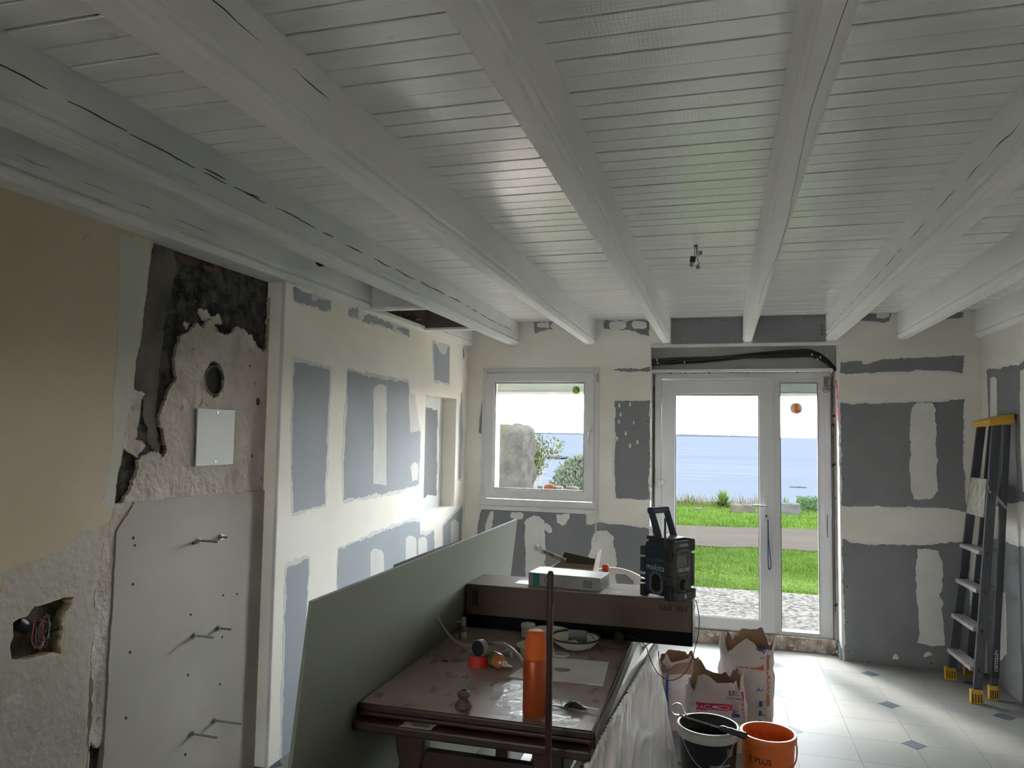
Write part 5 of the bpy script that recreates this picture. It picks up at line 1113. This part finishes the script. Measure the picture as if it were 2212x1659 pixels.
# filling knife lying over the black bucket
fk = empty('stirring_tool', (-.06, 3.50, .335)); tag(fk, 'black handled stirrer with white loop resting on the black bucket', 'tool')
k0, k1 = Vector((-.12, -.03, .012)), Vector((.185, -.125, -.008))
k0, k1 = Vector((-.125, .02, .014)), Vector((.155, -.125, .012)); dk = (k1-k0)
MB().tube([k0, k0+dk*.66], [.0045, .004], 8).build('rod', mat('filler_caked_rod', (.12, .12, .11), .7, var=(.32, .31, .29), vscale=40), fk, smooth=True)
MB().tube([k0+dk*.62, k0+dk*.68, k0+dk*.74, k0+dk*.80, k0+dk*.86, k0+dk*.92, k1], [.008, .014, .0125, .0145, .0125, .0145, .014], 14).build('handle', m_black, fk, smooth=True)
mb = MB(); lpn = [(-.125, .02, .012), (-.150, .02, .012), (-.163, .022, .028), (-.158, .024, .052), (-.138, .024, .064), (-.118, .024, .058), (-.105, .022, .03), (-.09, .018, .018)]
lpn = smooth_path(lpn, 4); n_ = len(lpn)
mb.add([p+Vector((0, -.008, 0)) for p in lpn]+[p+Vector((0, .012, 0)) for p in lpn], [(i, i+1, n_+i+1, n_+i) for i in range(n_-1)])
o = mb.build('white_loop', m_wr, fk, smooth=True, fixn=False); s_m = o.modifiers.new('solid', 'SOLIDIFY'); s_m.thickness = .003

# ---- stepladder
m_lad = mat('grey_blue_aluminium', (0.0350, 0.0406, 0.0504), .45, var=(0.0434, 0.0490, 0.0595), vscale=6, spots=(0.3150, 0.3010, 0.2800), spscale=24, spth=.745)
m_step = mat('worn_tread', (.30, .29, .275), .5, metal=.2, var=(.22, .21, .20), vscale=30, vstretch=(4, .6, 1)); m_yel = mat('yellow_plastic', (.55, .32, .02), .5, var=(.48, .27, .02), vscale=12)
ld = empty('stepladder', (1.55, 5.5, 0)); tag(ld, 'folded grey aluminium stepladder with yellow top and feet', 'ladder')
LO = Vector((1.55, 5.5, 0))
fN0, fN1 = Vector((1.492, 5.27, 0))-LO, Vector((1.655, 5.325, 1.72))-LO
fF0, fF1 = Vector((1.470, 5.73, 0))-LO, Vector((1.655, 5.605, 1.715))-LO
rN0, rN1 = Vector((1.617, 5.385, 0))-LO, Vector((1.715, 5.335, 1.70))-LO
rF0, rF1 = Vector((1.610, 5.85, 0))-LO, Vector((1.715, 5.60, 1.70))-LO
def stile(a, b, wx, wy, name='stile', z0=.05):
    a2 = a.lerp(b, z0/1.7)
    return MB().hexa([a2+Vector((-wx, -wy, 0)), a2+Vector((wx, -wy, 0)), a2+Vector((wx, wy, 0)), a2+Vector((-wx, wy, 0))], [b+Vector((-wx, -wy, 0)), b+Vector((wx, -wy, 0)), b+Vector((wx, wy, 0)), b+Vector((-wx, wy, 0))]).build(name, m_lad, ld, bevel=.003)
stile(fN0, fN1, .026, .011); stile(fF0, fF1, .026, .011); stile(rN0, rN1, .020, .010); stile(rF0, rF1, .020, .010)
for a, wx in ((fN0, .034), (fF0, .034), (rN0, .027), (rF0, .027)):
    ft = MB().box(a.x-wx, a.x+wx, a.y-.017, a.y+.017, 0, .085).build('foot', m_yel, ld, bevel=.004)
    for i in range(4): MB().box(a.x-wx*.8+i*wx*.45, a.x-wx*.8+i*wx*.45+.006, a.y-.0185, a.y-.016, .01, .06).build('foot_rib', MAT['old_brick16'] if False else m_woodd, ft)
for i, z in enumerate((.20, .435, .67, .905)):
    t = z/1.72; p, q = fN0.lerp(fN1, t), fF0.lerp(fF1, t)
    st_ = MB().hexa([p+Vector((-.045, .01, -.012)), p+Vector((.035, .01, -.012)), q+Vector((.035, -.01, -.012)), q+Vector((-.045, -.01, -.012))], [p+Vector((-.045, .01, .012)), p+Vector((.035, .01, .012)), q+Vector((.035, -.01, .012)), q+Vector((-.045, -.01, .012))]).build('tread', m_step, ld, bevel=.002)
    for j in range(4): MB().hexa([p+Vector((-.038+.02*j, .012, .012)), p+Vector((-.030+.02*j, .012, .012)), q+Vector((-.030+.02*j, -.012, .012)), q+Vector((-.038+.02*j, -.012, .012))], [p+Vector((-.038+.02*j, .012, .0145)), p+Vector((-.030+.02*j, .012, .0145)), q+Vector((-.030+.02*j, -.012, .0145)), q+Vector((-.038+.02*j, -.012, .0145))]).build('grip_ridge', m_step, st_)
    MB().lathe([(0, .002), (.010, .002), (.010, 0)], 12, Matrix.Translation(p+Vector((-.004, -.0112, 0))) @ rx(PI/2)).build('rivet', m_dark, ld, smooth=True)
for z in (.435, .67, .905):
    t = z/1.7; p, q = rN0.lerp(rN1, t), rF0.lerp(rF1, t); MB().tube([p, q], .009, 8).build('cross_bar', m_lad, ld, smooth=True)
t0, t1 = 1.12/1.72, 1.36/1.72
a_, b_, c_, d_ = fN0.lerp(fN1, t0), fF0.lerp(fF1, t0), fF0.lerp(fF1, t1), fN0.lerp(fN1, t1)
MB().hexa([a_+Vector((-.03, .014, 0)), b_+Vector((-.03, -.014, 0)), c_+Vector((-.03, -.014, 0)), d_+Vector((-.03, .014, 0))], [a_+Vector((-.006, .014, 0)), b_+Vector((-.006, -.014, 0)), c_+Vector((-.006, -.014, 0)), d_+Vector((-.006, .014, 0))]).build('folded_platform', mat('caked_platform', (.20, .185, .155), .8, var=(.36, .34, .30), vscale=22, bump=1, bscale=50), ld, bevel=.003)
p_, q_ = fN1, fF1
MB().hexa([p_+Vector((-.055, -.045, -.03)), p_+Vector((.09, -.045, -.01)), q_+Vector((.09, .03, -.01)), q_+Vector((-.05, .03, -.03))], [p_+Vector((-.045, -.04, .012)), p_+Vector((.085, -.04, .05)), q_+Vector((.085, .025, .05)), q_+Vector((-.045, .025, .012))]).build('top_cap', m_yel, ld, bevel=.006)
MB().box(p_.x+.085, p_.x+.098, p_.y-.03, p_.y+.01, .0+p_.z+.02, p_.z+.045).build('cap_bumper', m_black, ld, bevel=.003)
hN = fN0.lerp(fN1, 1.30/1.72); hR = rN0.lerp(rN1, 1.18/1.7)
MB().hexa([hN+Vector((-.02, -.016, .016)), hN+Vector((-.02, -.016, -.016)), hR+Vector((.02, -.016, -.014)), hR+Vector((.02, -.016, .010))], [hN+Vector((-.02, -.012, .016)), hN+Vector((-.02, -.012, -.016)), hR+Vector((.02, -.012, -.014)), hR+Vector((.02, -.012, .010))]).build('locking_arm', m_metal, ld, bevel=.001)
MB().lathe([(0, .004), (.013, .004), (.015, 0)], 14, Matrix.Translation(hN+Vector((-.004, -.016, 0))) @ rx(PI/2)).build('pivot_bolt', m_black, ld, smooth=True)
# label on the rear stile
lp0 = rN0.lerp(rN1, .225/1.7)
dv = (rN1-rN0).normalized(); LAB = Matrix.Translation(lp0+Vector((0, -.0108, 0))) @ ry(math.atan2(dv.x, dv.z))
MB().box(-.021, .021, -.0006, .0004, -.09, .13, LAB).build('black_label', m_black, ld)
text('centaure', .040, m_wp, ld, LAB @ fr(.0, -.0011, .02) @ rx(PI/2) @ rz(PI/2), 'label_lettering')

# ---- on the chimney wall: cover plate, six threaded rods, socket wires
cv0, cv1 = at(428, 882, X=XO+.012), at(503, 1003, X=XO+.012)
cp2 = empty('cover_plate', (XO+.010, (cv0.y+cv1.y)/2, (cv0.z+cv1.z)/2)); tag(cp2, 'plain white cover plate screwed under the flue hole', 'plate')
hy, hz = (cv1.y-cv0.y)/2, (cv0.z-cv1.z)/2
MB().box(-.003, .003, -hy, hy, -hz, hz).build('plate', mat('grey_white_plate', (.56, .58, .575), .5), cp2, bevel=.001)
for z in (hz-.015, -hz+.015): MB().lathe([(0, .003), (.006, .002), (.006, 0)], 12, fr(.003, 0, z) @ ry(PI/2)).build('screw', m_metal, cp2, smooth=True)
labs = ('upper left', 'upper right', 'middle left', 'middle right', 'lower left', 'lower right')
for i, (x, y, xe, ye) in enumerate(((428, 1168, 461, 1171), (476, 1160, 490, 1162), (419, 1373, 452, 1376), (471, 1357, 494, 1357), (414, 1585, 456, 1588), (462, 1556, 508, 1560))):
    p = at(x, y, X=-2.142); L_ = .10*(xe-x)/33.
    b = empty('threaded_rod', (-2.142, p.y, p.z)); tag(b, 'steel threaded rod with nut, %s of the six on the left wall' % labs[i], 'bolt', 'threaded rods in the left wall')
    MB().lathe([(.0048, 0), (.0048, L_), (0, L_)], 8, ry(PI/2)).build('rod', mat('zinc_rod', (.30, .30, .29), .4, metal=.8, bump=.5, bscale=400), b, smooth=True)
    MB().lathe([(.013, 0), (.013, .004), (0, .004)], 14, fr(.001) @ ry(PI/2)).build('washer', m_metal, b, smooth=True); MB().lathe([(.0095, .004), (.0095, .014), (.005, .014)], 6, ry(PI/2)).build('nut', m_metal, b)
wi = empty('socket_wires', (XC-.03, cc.y, cc.z)); tag(wi, 'bundle of coloured wires curled in the broken socket hole', 'wire')
for i, c_ in enumerate(((.42, .09, .05), (.42, .09, .05), (.02, .05, .12), (.02, .05, .12), (.45, .34, .12), (.25, .28, .33), (.05, .05, .05), (.35, .08, .05), (.2, .23, .27))):
    r_ = random.Random(i); cy0 = .0+.012*i*.35; w_ = r_.uniform(.010, .022); h_2 = r_.uniform(.035, .052)
    pts = [(.012+.012*r_.random()+.003*math.sin(a*2), .005+cy0+w_*math.cos(a), -.008+h_2*math.sin(a)+.006*math.sin(3*a+i)) for a in [j*2*PI/18 for j in range(18)]]
    MB().tube(pts, .0016, 6, closed=True).build('wire', mat('wire%d' % i, c_, .45), wi, smooth=True)
MB().lathe([(.022, 0), (.024, .01), (.024, .05), (.02, .056), (0, .056)], 16, fr(-.012, -.052, .042) @ rz(.0) @ rx(-2.2)).build('conduit_end', m_cable, wi, smooth=True)
for z in (-.012, -.036): MB().tube([(.012, .03, z-.006), (.032, .072, z+.006)], .004, 6).build('stripped_lead', m_black, wi, smooth=True)

# ---- bare lamp connection hanging from the ceiling
la = at(1503, 531, Z=ZC); lm = empty('lamp_connection', (la.x, la.y, ZC)); tag(lm, 'dangling lamp wires with connector blocks on the ceiling', 'connector')
MB().lathe([(0, -.001), (.012, -.001), (.010, 0)], 12).build('wire_hole', m_dark, lm)
for dx in (-.004, .003): MB().tube([(dx, 0, 0), (dx*1.4, 0, -.04), (dx-.004, 0, -.06)], .0016, 6).build('wire', m_black, lm, smooth=True)
MB().tube([(.006, 0, 0), (.008, 0, -.07), (.016, 0, -.085), (.010, 0, -.10)], .0016, 6).build('wire', m_black, lm, smooth=True)
MB().box(-.013, .013, -.008, .008, -.028, .0, fr(-.012, 0, -.052) @ ry(.15)).build('terminal_block', m_black, lm, bevel=.002)
for M_, n_ in ((fr(.022, 0, -.036) @ ry(-.2), 'lever_connector'), (fr(-.020, 0, -.092) @ ry(.25), 'lever_connector'), (fr(.010, 0, -.105) @ ry(-.35), 'lever_connector')):
    MB().box(-.009, .009, -.006, .006, -.010, .010, M_).build(n_, mat('clear_grey_block', (.30, .30, .28), .3), lm, bevel=.002)
MB().lathe([(0, -.008), (.009, -.004), (.009, .006), (0, .009)], 12, fr(.008, 0, -.05)).build('white_cap', m_white, lm, smooth=True)

# tiny joined details too small to tell apart
for o in bpy.data.objects:
    if o.name.split('.')[0] in ('screw_heads', 'drill_holes', 'soot_marks', 'rim_notches', 'barcode', 'printed_barcode', 'printed_marks'):
        o['kind'] = 'stuff'
